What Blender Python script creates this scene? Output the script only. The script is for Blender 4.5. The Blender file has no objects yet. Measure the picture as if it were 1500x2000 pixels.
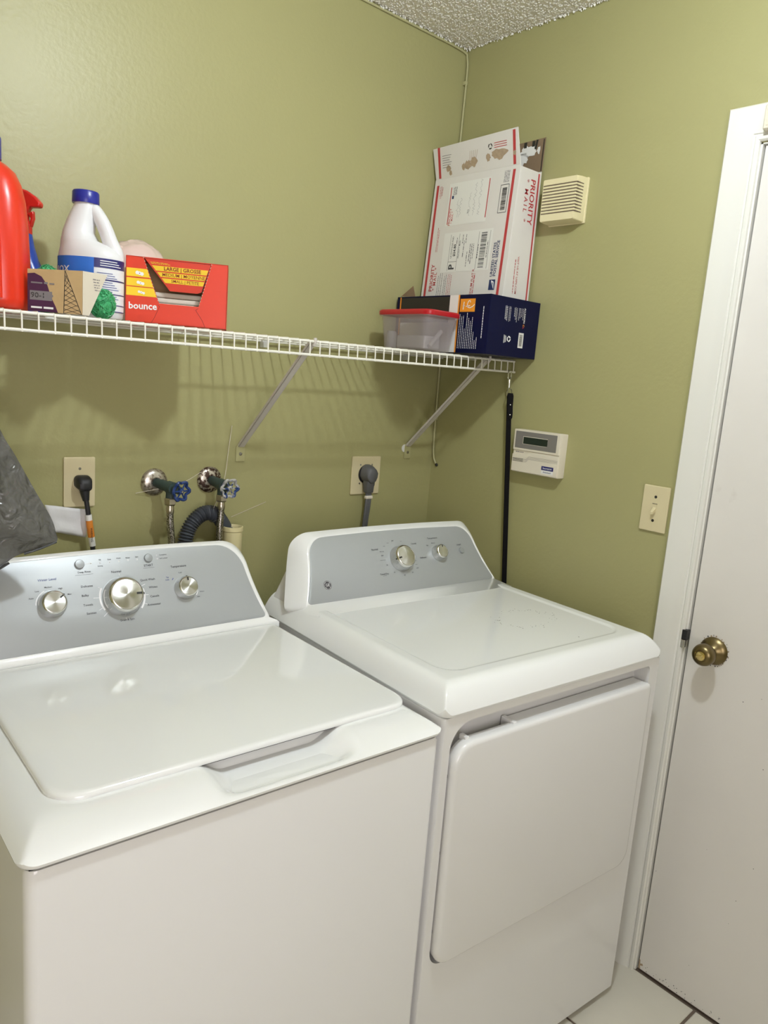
import bpy, bmesh, math, random
from mathutils import Vector, Matrix, noise
random.seed(7)
scene = bpy.context.scene
COL = scene.collection
PI = math.pi

# ------------------------------------------------------------------ camera, world, lights, exposure
CAM = Vector((-1.73819, -1.71734, 1.48375))
pitch, yaw, roll, FPX = -0.17700366, 0.7338478, 0.07805127, 1474.805
fw = Vector((math.sin(yaw)*math.cos(pitch), math.cos(yaw)*math.cos(pitch), math.sin(pitch)))
rt = Vector((math.cos(yaw), -math.sin(yaw), 0)); up = rt.cross(fw)
crt = rt*math.cos(roll) + up*math.sin(roll); cup = up*math.cos(roll) - rt*math.sin(roll)
cd = bpy.data.cameras.new('camera'); cam = bpy.data.objects.new('camera', cd); COL.objects.link(cam)
R3 = Matrix((crt, cup, -fw)).transposed()
cam.matrix_world = Matrix.Translation(CAM) @ R3.to_4x4()
cd.sensor_fit = 'VERTICAL'; cd.sensor_height = 36.0; cd.lens = FPX/2000*36.0
cd.clip_start = 0.02
scene.camera = cam

w = bpy.data.worlds.new('world'); scene.world = w; w.use_nodes = True
w.node_tree.nodes['Background'].inputs[0].default_value = (0.80, 0.88, 1.0, 1)
w.node_tree.nodes['Background'].inputs[1].default_value = 0.6
vs = scene.view_settings
vs.view_transform = 'Standard'; vs.look = 'None'; vs.exposure = 0.06; vs.gamma = 1.0; vs.use_curve_mapping = False

LAMP = Vector((-0.90, -1.20, 2.36))          # centre of the ceiling lamp
LAMP_RADIANCE = 535.0
WIN = (-2.62, -1.62, 0.85, 2.00)             # window in the wall behind the camera: x0, x1, z0, z1
ld = bpy.data.lights.new('window_daylight', 'AREA'); ld.shape = 'RECTANGLE'
ld.size = WIN[1]-WIN[0]; ld.size_y = WIN[3]-WIN[2]; ld.energy = 31; ld.color = (0.99, 0.91, 0.96)
lo = bpy.data.objects.new('window_daylight', ld); COL.objects.link(lo)
lo.location = ((WIN[0]+WIN[1])/2, -3.02, (WIN[2]+WIN[3])/2); lo.rotation_euler = (PI/2, 0, 0)

# ------------------------------------------------------------------ materials
def mat(name, col, rough=0.5, metal=0.0, spec=0.5, bump=0, bscale=200, vary=0, vscale=6, coat=0, trans=0, alpha=1, aniso=0, sss=0):
    m = bpy.data.materials.new(name); m.use_nodes = True
    nt = m.node_tree; b = nt.nodes['Principled BSDF']
    b.inputs['Base Color'].default_value = (*col, 1); b.inputs['Roughness'].default_value = rough
    b.inputs['Metallic'].default_value = metal; b.inputs['Specular IOR Level'].default_value = spec
    b.inputs['Coat Weight'].default_value = coat; b.inputs['Coat Roughness'].default_value = 0.08
    b.inputs['Transmission Weight'].default_value = trans; b.inputs['Alpha'].default_value = alpha
    tc = nt.nodes.new('ShaderNodeTexCoord')
    if aniso:
        b.inputs['Anisotropic'].default_value = aniso
        tg = nt.nodes.new('ShaderNodeTangent'); tg.direction_type = 'RADIAL'; tg.axis = 'Z'
        nt.links.new(tg.outputs[0], b.inputs['Tangent'])
    if bump:
        n = nt.nodes.new('ShaderNodeTexNoise'); n.inputs['Scale'].default_value = bscale; n.inputs['Detail'].default_value = 3
        nt.links.new(tc.outputs['Object'], n.inputs['Vector'])
        bp = nt.nodes.new('ShaderNodeBump'); bp.inputs['Strength'].default_value = bump; bp.inputs['Distance'].default_value = 0.002
        nt.links.new(n.outputs['Fac'], bp.inputs['Height']); nt.links.new(bp.outputs[0], b.inputs['Normal'])
    if vary:
        n = nt.nodes.new('ShaderNodeTexNoise'); n.inputs['Scale'].default_value = vscale; n.inputs['Detail'].default_value = 5
        nt.links.new(tc.outputs['Object'], n.inputs['Vector'])
        mx = nt.nodes.new('ShaderNodeMix'); mx.data_type = 'RGBA'
        mx.inputs[6].default_value = (*[c*(1-vary) for c in col], 1); mx.inputs[7].default_value = (*[min(1, c*(1+vary)) for c in col], 1)
        nt.links.new(n.outputs['Fac'], mx.inputs[0]); nt.links.new(mx.outputs[2], b.inputs['Base Color'])
    return m

def spots(m, col, scale, lo, hi, amount=1.0):
    """irregular marks (rust, chips) of another colour on a material"""
    nt = m.node_tree; b = nt.nodes['Principled BSDF']
    tc = nt.nodes.new('ShaderNodeTexCoord'); n = nt.nodes.new('ShaderNodeTexNoise')
    n.inputs['Scale'].default_value = scale; n.inputs['Detail'].default_value = 6
    nt.links.new(tc.outputs['Object'], n.inputs['Vector'])
    mr = nt.nodes.new('ShaderNodeMapRange'); mr.inputs[1].default_value = lo; mr.inputs[2].default_value = hi; mr.inputs[4].default_value = amount
    nt.links.new(n.outputs['Fac'], mr.inputs[0])
    mx = nt.nodes.new('ShaderNodeMix'); mx.data_type = 'RGBA'
    bc = b.inputs['Base Color']
    if bc.is_linked: nt.links.new(bc.links[0].from_socket, mx.inputs[6])
    else: mx.inputs[6].default_value = bc.default_value
    mx.inputs[7].default_value = (*col, 1)
    nt.links.new(mr.outputs[0], mx.inputs[0]); nt.links.new(mx.outputs[2], bc)
    return m

M = {}
M['wall'] = mat('olive_paint', (0.372, 0.352, 0.163), 0.42, spec=0.5, bump=0.30, bscale=90, vary=0.03, vscale=3)
M['ceiling'] = mat('ceiling_white', (0.84, 0.81, 0.75), 0.9, bump=0.3, bscale=160)
M['popcorn'] = mat('popcorn_white', (0.88, 0.86, 0.80), 0.9)
M['tile'] = mat('floor_tile', (0.66, 0.63, 0.54), 0.3, vary=0.06, vscale=8)
M['grout'] = mat('grout', (0.16, 0.12, 0.09), 0.9)
M['trim'] = mat('white_trim_paint', (0.80, 0.79, 0.74), 0.25, bump=0.12, bscale=60)
M['door'] = spots(mat('door_paint', (0.76, 0.73, 0.69), 0.42, bump=0.06, bscale=40, vary=0.03), (0.45, 0.40, 0.36), 9, 0.70, 0.80, 0.5)
M['dark'] = mat('dark_gap', (0.02, 0.02, 0.02), 0.9)
M['brass'] = mat('antique_brass', (0.20, 0.155, 0.075), 0.32, metal=1, vary=0.2, vscale=30)
M['brass_bright'] = mat('bright_brass', (0.75, 0.60, 0.25), 0.25, metal=1)
M['enamel'] = mat('white_enamel', (0.84, 0.85, 0.84), 0.09, spec=0.5, coat=0.3)
M['enamel_side'] = mat('white_sheet_metal', (0.79, 0.785, 0.775), 0.17, spec=0.5)
M['panel'] = mat('silver_panel', (0.40, 0.42, 0.43), 0.38, metal=0.25, bump=0.02, bscale=300)
M['chrome'] = mat('chrome', (0.72, 0.72, 0.70), 0.16, metal=1)
M['brushed'] = mat('brushed_metal', (0.66, 0.66, 0.63), 0.30, metal=1, aniso=0.85)
M['knobdark'] = mat('knob_marker_black', (0.015, 0.015, 0.015), 0.4)
M['button'] = mat('grey_button', (0.36, 0.38, 0.39), 0.3, metal=0.3)
M['ink'] = mat('dark_grey_ink', (0.06, 0.06, 0.065), 0.6)
M['inkblue'] = mat('blue_ink', (0.10, 0.12, 0.32), 0.6)
M['inkwhite'] = mat('white_ink', (0.85, 0.85, 0.85), 0.5)
M['wire'] = mat('white_vinyl_wire', (0.80, 0.78, 0.70), 0.35)
M['strut'] = mat('painted_steel_strut', (0.62, 0.58, 0.54), 0.35)
M['footgreen'] = mat('overpainted_steel', (0.42, 0.40, 0.20), 0.4)
M['clear'] = mat('clear_plastic', (0.9, 0.9, 0.88), 0.15, alpha=0.45)
M['screw'] = mat('screw_metal', (0.35, 0.34, 0.32), 0.35, metal=1)
M['ivory'] = mat('ivory_plastic', (0.66, 0.58, 0.36), 0.38)
M['cream'] = mat('cream_plastic', (0.78, 0.70, 0.44), 0.42)
M['keypad'] = mat('offwhite_plastic', (0.74, 0.68, 0.56), 0.42)
M['keypadgrey'] = mat('keypad_bezel_grey', (0.20, 0.185, 0.17), 0.45)
M['lcd'] = mat('dark_lcd', (0.012, 0.022, 0.018), 0.2)
M['black'] = mat('black_rubber', (0.012, 0.012, 0.014), 0.5)
M['leather'] = mat('black_leather', (0.003, 0.0025, 0.003), 0.65, spec=0.12)
M['greyplug'] = mat('grey_plug', (0.10, 0.10, 0.105), 0.5)
M['orange'] = mat('orange_tag', (0.75, 0.25, 0.03), 0.5)
M['paper'] = mat('white_paper', (0.74, 0.74, 0.75), 0.6, bump=0.5, bscale=30)
M['white'] = mat('white_print', (0.80, 0.79, 0.76), 0.5)
M['valve'] = mat('corroded_valve', (0.035, 0.06, 0.055), 0.6, vary=0.5, vscale=60)
M['escutcheon'] = spots(mat('pitted_chrome', (0.60, 0.56, 0.50), 0.3, metal=0.9), (0.20, 0.14, 0.11), 150, 0.50, 0.60, 0.8)
M['escutcheon2'] = spots(mat('pitted_chrome_b', (0.60, 0.55, 0.47), 0.35, metal=0.8), (0.10, 0.06, 0.05), 130, 0.45, 0.53)
M['bluewheel'] = mat('blue_enamel_wheel', (0.014, 0.040, 0.16), 0.35, vary=0.3, vscale=80)
M['chipped'] = spots(mat('chipped_blue_wheel', (0.014, 0.040, 0.16), 0.4), (0.42, 0.41, 0.38), 90, 0.44, 0.50)
M['nut'] = mat('nickel_nut', (0.55, 0.50, 0.42), 0.3, metal=1)
M['hose'] = mat('grey_drain_hose', (0.055, 0.062, 0.075), 0.5)
M['pipe'] = mat('cream_standpipe', (0.72, 0.64, 0.36), 0.4)
M['cableg'] = mat('painted_cable', (0.46, 0.44, 0.24), 0.4)
M['bagdark'] = mat('smoky_bag_hem', (0.02, 0.02, 0.02), 0.3)
M['red_jug'] = mat('red_plastic', (0.72, 0.035, 0.012), 0.28)
M['blue_bottle'] = mat('blue_plastic', (0.025, 0.07, 0.38), 0.22)
M['trigger'] = mat('red_trigger', (0.62, 0.02, 0.015), 0.25)
M['bluecap'] = mat('blue_cap', (0.015, 0.02, 0.26), 0.3)
M['hdpe'] = mat('white_hdpe', (0.76, 0.76, 0.77), 0.32)
M['labelblue'] = mat('blue_label', (0.03, 0.16, 0.62), 0.4)
M['labelnavy'] = mat('navy_label', (0.02, 0.02, 0.14), 0.4)
M['labelwhite'] = mat('white_label', (0.78, 0.78, 0.80), 0.4)
M['labelred'] = mat('red_label', (0.50, 0.03, 0.02), 0.4)
M['boxred'] = mat('orange_red_card', (0.68, 0.036, 0.008), 0.42)
M['yellow'] = mat('yellow_print', (0.88, 0.58, 0.015), 0.45)
M['sheet'] = mat('dryer_sheet', (0.74, 0.68, 0.58), 0.8)
M['darkred'] = mat('dark_red_line', (0.22, 0.012, 0.006), 0.6)
M['kraft'] = mat('kraft_card', (0.50, 0.34, 0.16), 0.7, vary=0.12, vscale=30)
M['kraftpale'] = mat('pale_card', (0.62, 0.56, 0.45), 0.7)
M['magenta'] = mat('magenta_print', (0.055, 0.005, 0.045), 0.5)
M['greyprint'] = mat('grey_print', (0.20, 0.18, 0.19), 0.5)
M['greennet'] = mat('green_netting', (0.05, 0.36, 0.14), 0.3, bump=1.0, bscale=150, vary=0.35, vscale=90)
M['pinkbag'] = mat('pinkish_plastic_bag', (0.72, 0.56, 0.50), 0.25, bump=0.5, bscale=40, vary=0.12, vscale=18)
M['tub'] = mat('frosted_tub', (0.55, 0.49, 0.50), 0.25, alpha=0.24)
M['redlid'] = mat('red_lid', (0.45, 0.012, 0.02), 0.3)
M['navy'] = mat('navy_card', (0.0022, 0.0036, 0.032), 0.38, spec=0.18)
M['brightorange'] = mat('orange_print', (0.82, 0.30, 0.02), 0.45)
M['blackprint'] = mat('black_print', (0.02, 0.018, 0.016), 0.5)
M['postal'] = mat('white_mailer_card', (0.72, 0.69, 0.66), 0.5, vary=0.03, vscale=20)
M['postalred'] = mat('postal_red', (0.48, 0.045, 0.05), 0.5)
M['postalblue'] = mat('postal_blue', (0.015, 0.03, 0.12), 0.5)
M['sticker'] = mat('label_sticker_white', (0.78, 0.77, 0.74), 0.4)
M['brown'] = mat('brown_card_inside', (0.22, 0.15, 0.09), 0.8, vary=0.1, vscale=30)
M['torn'] = mat('torn_card_fibre', (0.40, 0.30, 0.20), 0.9, vary=0.25, vscale=120)
M['pencil'] = mat('pencil_grey', (0.36, 0.35, 0.36), 0.6)
M['contents'] = mat('dim_contents', (0.35, 0.33, 0.32), 0.6)
# braided steel for the supply hoses
bm_ = mat('braided_steel', (0.52, 0.50, 0.47), 0.3, metal=1)
nt = bm_.node_tree; tc = nt.nodes.new('ShaderNodeTexCoord'); ck = nt.nodes.new('ShaderNodeTexVoronoi'); ck.inputs['Scale'].default_value = 420
nt.links.new(tc.outputs['Object'], ck.inputs['Vector'])
cr = nt.nodes.new('ShaderNodeValToRGB'); cr.color_ramp.elements[0].color = (0.75, 0.72, 0.68, 1); cr.color_ramp.elements[1].color = (0.10, 0.09, 0.08, 1)
cr.color_ramp.elements[0].position = 0.25; cr.color_ramp.elements[1].position = 0.75
nt.links.new(ck.outputs['Distance'], cr.inputs[0]); nt.links.new(cr.outputs[0], nt.nodes['Principled BSDF'].inputs['Base Color'])
M['braid'] = bm_
# smoky translucent bag film
def film(name, col, fac, rough=0.2):
    m = bpy.data.materials.new(name); m.use_nodes = True; nt = m.node_tree
    b = nt.nodes['Principled BSDF']; b.inputs['Base Color'].default_value = (*col, 1); b.inputs['Roughness'].default_value = rough
    tr = nt.nodes.new('ShaderNodeBsdfTransparent'); mx = nt.nodes.new('ShaderNodeMixShader'); mx.inputs[0].default_value = fac
    nt.links.new(tr.outputs[0], mx.inputs[1]); nt.links.new(b.outputs[0], mx.inputs[2])
    nt.links.new(mx.outputs[0], nt.nodes['Material Output'].inputs[0])
    tc = nt.nodes.new('ShaderNodeTexCoord'); n = nt.nodes.new('ShaderNodeTexNoise'); n.inputs['Scale'].default_value = 28; n.inputs['Distortion'].default_value = 1.2
    nt.links.new(tc.outputs['Object'], n.inputs['Vector'])
    bp = nt.nodes.new('ShaderNodeBump'); bp.inputs['Strength'].default_value = 0.9; bp.inputs['Distance'].default_value = 0.02
    nt.links.new(n.outputs['Fac'], bp.inputs['Height']); nt.links.new(bp.outputs[0], b.inputs['Normal'])
    return m
M['bag'] = film('smoky_bag_film', (0.13, 0.128, 0.125), 0.74, 0.16)
M['glass'] = film('window_glass', (0.9, 0.95, 1.0), 0.08, 0.05)
# lamp diffuser gives off the light of the room
lm = bpy.data.materials.new('lamp_diffuser'); lm.use_nodes = True
lb = lm.node_tree.nodes['Principled BSDF']; lb.inputs['Base Color'].default_value = (0.9, 0.88, 0.82, 1)
lb.inputs['Emission Color'].default_value = (0.865, 0.945, 1.0, 1); lb.inputs['Emission Strength'].default_value = LAMP_RADIANCE
M['lamp'] = lm

# ------------------------------------------------------------------ mesh helpers
class MB:
    def __init__(s): s.v = []; s.f = []
    def add(s, vs, fs):
        o = len(s.v); s.v += [tuple(p) for p in vs]; s.f += [tuple(i+o for i in f) for f in fs]; return s
    def box(s, x0, x1, y0, y1, z0, z1):
        return s.add([(x0,y0,z0),(x1,y0,z0),(x1,y1,z0),(x0,y1,z0),(x0,y0,z1),(x1,y0,z1),(x1,y1,z1),(x0,y1,z1)],
                     [(0,3,2,1),(4,5,6,7),(0,1,5,4),(1,2,6,5),(2,3,7,6),(3,0,4,7)])
    def rings(s, rings, cap0=True, cap1=True, closed=True):
        n = len(rings[0]); vs = [p for r in rings for p in r]; fs = []
        for i in range(len(rings)-1):
            for j in range(n if closed else n-1):
                k = (j+1) % n
                fs.append((i*n+j, i*n+k, (i+1)*n+k, (i+1)*n+j))
        if cap0: fs.append(tuple(range(n-1, -1, -1)))
        if cap1: fs.append(tuple((len(rings)-1)*n+j for j in range(n)))
        return s.add(vs, fs)
    def prism(s, poly, fn, a, b):
        return s.rings([[fn(u, v, a) for u, v in poly], [fn(u, v, b) for u, v in poly]])
    def lathe(s, prof, n=32, T=None):
        T = T or Matrix.Identity(4)
        rs = []
        for r, z in prof:
            rs.append([tuple(T @ Vector((max(r, 1e-5)*math.cos(2*PI*k/n), max(r, 1e-5)*math.sin(2*PI*k/n), z))) for k in range(n)])
        return s.rings(rs)
    def tube(s, path, r, n=10, cap=True):
        P = [Vector(p) for p in path]; rad = r if callable(r) else (lambda t: r)
        rs = []; prev = None
        for i, p in enumerate(P):
            d = (P[min(i+1, len(P)-1)] - P[max(i-1, 0)]).normalized()
            if prev is None:
                a = Vector((0,0,1)) if abs(d.z) < 0.9 else Vector((1,0,0))
                u = d.cross(a).normalized()
            else:
                u = (prev - d*prev.dot(d)).normalized()
            prev = u; v = d.cross(u); rr = rad(i/max(1, len(P)-1))
            rs.append([tuple(p + (u*math.cos(2*PI*k/n) + v*math.sin(2*PI*k/n))*rr) for k in range(n)])
        return s.rings(rs, cap, cap)
    def xf(s, Mx, i0=0):
        s.v = s.v[:i0] + [tuple(Mx @ Vector(p)) for p in s.v[i0:]]; return s
    def build(s, name, m, parent=None, smooth=40, bevel=0, seg=2):
        me = bpy.data.meshes.new(name); me.from_pydata(s.v, [], s.f); me.validate()
        b = bmesh.new(); b.from_mesh(me); bmesh.ops.recalc_face_normals(b, faces=b.faces); b.to_mesh(me); b.free()
        me.materials.append(M[m] if isinstance(m, str) else m)
        o = bpy.data.objects.new(name, me); COL.objects.link(o); o.parent = parent
        if smooth:
            for p in me.polygons: p.use_smooth = True
            me.set_sharp_from_angle(angle=math.radians(smooth))
        if bevel:
            md = o.modifiers.new('bevel', 'BEVEL'); md.width = bevel; md.segments = seg; md.limit_method = 'ANGLE'; md.angle_limit = math.radians(35)
            md.harden_normals = False
        return o

def catmull(pts, n=8):
    P = [Vector(p) for p in pts]; P = [P[0]*2-P[1]] + P + [P[-1]*2-P[-2]]; out = []
    for i in range(1, len(P)-2):
        for k in range(n):
            t = k/n; a, b, c, d = P[i-1], P[i], P[i+1], P[i+2]
            out.append(0.5*((2*b) + (c-a)*t + (2*a-5*b+4*c-d)*t*t + (3*b-a-3*c+d)*t**3))
    out.append(P[-2]); return out

def rrect(x0, x1, y0, y1, r, n=6):
    """rounded rectangle outline; r = radius or four radii (x0y0, x1y0, x1y1, x0y1)"""
    if not isinstance(r, (tuple, list)): r = (r,)*4
    out = []
    for (cx, cy, a0, q) in ((x0+r[0], y0+r[0], PI, r[0]), (x1-r[1], y0+r[1], 1.5*PI, r[1]), (x1-r[2], y1-r[2], 0, r[2]), (x0+r[3], y1-r[3], 0.5*PI, r[3])):
        for k in range(n+1):
            a = a0 + 0.5*PI*k/n; out.append((cx+q*math.cos(a), cy+q*math.sin(a)))
    return out

def sst(a, b, x):
    t = max(0, min(1, (x-a)/(b-a))); return t*t*(3-2*t)

def empty(name, label, cat, loc=(0,0,0), rz=0, group=None):
    o = bpy.data.objects.new(name, None); COL.objects.link(o); o.location = loc; o.rotation_euler = (0,0,rz); o.empty_display_size = 0.05
    o['label'] = label; o['category'] = cat
    if group: o['group'] = group
    return o
def struct(o): o['kind'] = 'structure'; return o
def tag(o, label, cat, group=None):
    o['label'] = label; o['category'] = cat
    if group: o['group'] = group
    return o

_tcache = {}
def text_mesh(sn, bold=0.0, spacing=1.0):
    if 'M' in sn or 'W' in sn: bold = min(bold, 0.004)      # wide offsets break these letters
    key = (sn, bold, spacing)
    if key in _tcache: return _tcache[key]
    c = bpy.data.curves.new('t', 'FONT'); c.body = sn; c.size = 1; c.align_x = 'CENTER'; c.align_y = 'CENTER'; c.resolution_u = 2
    c.offset = bold; c.space_character = spacing
    o = bpy.data.objects.new('t', c); COL.objects.link(o)
    bpy.context.view_layer.update()
    dg = bpy.context.evaluated_depsgraph_get(); me = bpy.data.meshes.new_from_object(o.evaluated_get(dg))
    r = ([tuple(v.co) for v in me.vertices], [tuple(p.vertices) for p in me.polygons])
    bpy.data.objects.remove(o); bpy.data.curves.remove(c); bpy.data.meshes.remove(me)
    _tcache[key] = r; return r

class Print:
    """flat print on a plane: origin O, directions U and V; collects shapes per material"""
    def __init__(s, O, U, V, lift=0.0004):
        s.O = Vector(O); s.U = Vector(U).normalized(); s.V = Vector(V).normalized(); s.N = s.U.cross(s.V); s.lift = lift; s.m = {}; s.k = {}
    def P(s, u, v, h=0): return tuple(s.O + s.U*u + s.V*v + s.N*(s.lift+h))
    def put(s, m, vs, fs, single=True): s.m.setdefault(m, []).append((vs, fs, single))
    def poly(s, m, pts, h=0):
        s.put(m, [s.P(u, v, h) for u, v in pts], [tuple(range(len(pts)))])
    def rect(s, m, u0, u1, v0, v1, h=0): s.poly(m, [(u0,v0),(u1,v0),(u1,v1),(u0,v1)], h)
    def text(s, m, sn, u, v, size, rot=0, bold=0.012, h=0.0002, spacing=1.0, sx=1.0):
        vs, fs = text_mesh(sn, bold, spacing); c, q = math.cos(rot), math.sin(rot)
        s.put(m, [s.P(u+size*(c*x*sx-q*y), v+size*(q*x*sx+c*y), h) for x, y, _ in vs], fs, False)
    def disc(s, m, u, v, r, n=20, h=0, ry=None):
        ry = ry or r; s.poly(m, [(u+r*math.cos(2*PI*k/n), v+ry*math.sin(2*PI*k/n)) for k in range(n)], h)
    def arc(s, m, u, v, r0, r1, a0, a1, n=16, h=0):
        A = [(u+r1*math.cos(a0+(a1-a0)*k/n), v+r1*math.sin(a0+(a1-a0)*k/n)) for k in range(n+1)]
        B = [(u+r0*math.cos(a0+(a1-a0)*k/n), v+r0*math.sin(a0+(a1-a0)*k/n)) for k in range(n+1)]
        s.put(m, [s.P(*p, h) for p in A+B], [(i, i+1, n+2+i, n+1+i) for i in range(n)])
    def line(s, m, pts, wd, h=0):
        vs = []; fs = []
        for (a, b) in zip(pts, pts[1:]):
            d = Vector((b[0]-a[0], b[1]-a[1]))
            if d.length < 1e-6: continue
            q = Vector((-d.y, d.x)).normalized()*wd/2; o = len(vs)
            vs += [s.P(a[0]-q.x, a[1]-q.y, h), s.P(b[0]-q.x, b[1]-q.y, h), s.P(b[0]+q.x, b[1]+q.y, h), s.P(a[0]+q.x, a[1]+q.y, h)]
            fs.append((o, o+1, o+2, o+3))
        if vs: s.put(m, vs, fs, wd > 0.0025)
    def bars(s, m, u0, u1, v0, v1, seed=1, along='u', h=0.0002):
        rnd = random.Random(seed); L = (u1-u0) if along == 'u' else (v1-v0); x = 0; un = L/95
        while x < L:
            b = un*rnd.choice((1,1,2,3)); 
            if x+b > L: break
            if along == 'u': s.rect(m, u0+x, u0+x+b, v0, v1, h)
            else: s.rect(m, u0, u1, v0+x, v0+x+b, h)
            x += b + un*rnd.choice((1,1,2,2))
    def greek(s, m, u0, u1, v, hgt, seed=0, h=0.0002):
        """a line of print too small to read"""
        rnd = random.Random(seed); x = u0
        while x < u1:
            wl = min(u1-x, hgt*rnd.uniform(1.5, 5)); s.rect(m, x, x+wl, v, v+hgt*rnd.uniform(0.65, 1), h); x += wl + hgt*0.7
    def build(s, parent, names=None):
        for m, pcs in s.m.items():
            n = (names or {}).get(m, 'printed_marks'); small = MB()
            for vs, fs, single in pcs:
                e = max((Vector(a)-Vector(vs[0])).length for a in vs)
                if single and e > 0.022: MB().add(vs, fs).build(n, m, parent, smooth=0)
                else: small.add(vs, fs)
            if small.v:
                o = small.build(n, m, parent, smooth=0); o['kind'] = 'stuff'

def frame_matrix(O, U, V):
    U = Vector(U).normalized(); V = Vector(V).normalized(); N = U.cross(V)
    return Matrix.Translation(Vector(O)) @ Matrix((U, V, N)).transposed().to_4x4()

# ------------------------------------------------------------------ the room
XL, YF, H = -2.75, -2.95, 2.45
struct(MB().box(XL-0.1, 0.12, 0, 0.1, -0.05, H+0.05).build('wall_back', 'wall', smooth=0))
DY0, DY1, DZ = -0.9138, -1.732, 2.043       # door opening
wr = MB(); wr.box(0, 0.12, DY0, 0, -0.05, H+0.05); wr.box(0, 0.12, YF, DY1, -0.05, H+0.05); wr.box(0, 0.12, DY1, DY0, DZ, H+0.05)
struct(wr.build('wall_right', 'wall', smooth=0))
struct(MB().box(XL-0.1, XL, YF, 0, -0.05, H+0.05).build('wall_left', 'wall', smooth=0))
wf = MB(); wf.box(XL-0.1, WIN[0], YF-0.1, YF, -0.05, H+0.05); wf.box(WIN[1], 0.12, YF-0.1, YF, -0.05, H+0.05)
wf.box(WIN[0], WIN[1], YF-0.1, YF, -0.05, WIN[2]); wf.box(WIN[0], WIN[1], YF-0.1, YF, WIN[3], H+0.05)
struct(wf.build('wall_front', 'wall', smooth=0))
ceil = struct(MB().box(XL-0.1, 0.12, YF-0.1, 0.1, H, H+0.06).build('ceiling', 'ceiling', smooth=0))
# popcorn grains: real lumps near the visible corner
pc = MB(); rnd = random.Random(3)
for i in range(21000):
    x = -0.80*rnd.random(); y = -0.90*rnd.random(); r = rnd.uniform(0.0016, 0.0042)
    z = H - r*0.1
    a = rnd.uniform(0, PI); q = [(math.cos(a+k*PI/2)*r*rnd.uniform(.7,1.2), math.sin(a+k*PI/2)*r*rnd.uniform(.7,1.2)) for k in range(4)]
    pc.add([(min(x+u,-0.0005), min(y+v,-0.0005), z-r*0.22) for u, v in q] + [(x*0.999-0.0005, y*0.999-0.0005, z-r*0.75), (x-0.0005, y-0.0005, z+r*0.4)],
           [(0,1,4),(1,2,4),(2,3,4),(3,0,4),(1,0,5),(2,1,5),(3,2,5),(0,3,5)])
for k in range(420):   # ragged paint edge of the grains along both walls
    t = rnd.random()*0.9; r = rnd.uniform(0.0015, 0.0035); d = rnd.uniform(0, 0.006)
    x, y = (-t, -r-d) if k % 2 else (-r-d, -t)
    z = H - rnd.uniform(0, 0.006)
    pc.add([(x-r,y,z),(x,y-r,z),(min(x+r,-0.0004),y,z),(x,min(y+r,-0.0004),z),(x,y,z-r*1.3),(x,y,z+r)],
           [(0,1,4),(1,2,4),(2,3,4),(3,0,4),(1,0,5),(2,1,5),(3,2,5),(0,3,5)])
po = pc.build('popcorn_grains', 'popcorn', ceil, smooth=0); po['kind'] = 'stuff'

# floor with single tiles
floor = struct(MB().box(XL, 0.12, YF, 0, -0.05, -0.004).build('floor', 'grout', smooth=0))
TS, GR = 0.305, 0.0075
tmesh = None
xs = [-0.277 - TS*k for k in range(-1, 9)]; ys = [-1.08 + TS*k for k in range(-7, 4)]
for xa in xs:
    for ya in ys:
        x0, x1 = max(XL, xa-TS+GR/2), min(0.0, xa-GR/2); y0, y1 = max(YF, ya+GR/2), min(0, ya+TS-GR/2)
        if x1-x0 < 0.02 or y1-y0 < 0.02: continue
        full = abs((x1-x0)-(TS-GR)) < 1e-6 and abs((y1-y0)-(TS-GR)) < 1e-6
        if full and tmesh is not None:
            o = bpy.data.objects.new('tile', tmesh); COL.objects.link(o); o.parent = floor
            o.location = ((x0+x1)/2, (y0+y1)/2, 0)
        else:
            hx, hy = (x1-x0)/2, (y1-y0)/2; mb = MB()
            a = [(-hx,-hy),(hx,-hy),(hx,hy),(-hx,hy)]; e = 0.0025
            b = [(-hx+e,-hy+e),(hx-e,-hy+e),(hx-e,hy-e),(-hx+e,hy-e)]
            mb.rings([[(u,v,-0.006) for u,v in a], [(u,v,-0.002) for u,v in a], [(u,v,0) for u,v in b]])
            o = mb.build('tile', 'tile', floor, smooth=0); o.location = ((x0+x1)/2, (y0+y1)/2, 0)
            if full: tmesh = o.data

# window behind the camera (the daylight of the room comes in here)
wn = struct(MB().box(WIN[0], WIN[1], YF-0.06, YF-0.055, WIN[2], WIN[3]).build('window_1', 'glass', smooth=0))
fr = MB(); t = 0.05
for (a, b, c, d) in ((WIN[0]-t, WIN[0]+0.02, WIN[2]-t, WIN[3]+t), (WIN[1]-0.02, WIN[1]+t, WIN[2]-t, WIN[3]+t), (WIN[0]+0.02, WIN[1]-0.02, WIN[3]-0.02, WIN[3]+t), (WIN[0]+0.02, WIN[1]-0.02, WIN[2]-t, WIN[2]+0.02)):
    fr.box(a, b, YF-0.07, YF+0.012, c, d)
fr.build('window_frame', 'trim', wn, smooth=0)
MB().box(WIN[0], WIN[1], YF-0.07, YF-0.04, (WIN[2]+WIN[3])/2-0.015, (WIN[2]+WIN[3])/2+0.015).build('window_rail', 'trim', wn, smooth=0)

# ceiling lamp (out of frame above the machines)
cl = empty('ceiling_lamp', 'round white globe lamp on the ceiling in front of the shelf', 'lamp', (LAMP.x, LAMP.y, H))
MB().lathe([(0.062,0),(0.065,-0.008),(0.060,-0.022),(0.040,-0.030),(0.036,-0.040)], 36).build('lamp_base', 'trim', cl)
gl_ = MB().lathe([(0.0215,-0.036)] + [(0.042*math.sin(a), -0.074+0.042*math.cos(a)) for a in [0.55+(PI-0.55)*k/18 for k in range(19)]], 36).build('lamp_globe', 'lamp', cl)

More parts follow.
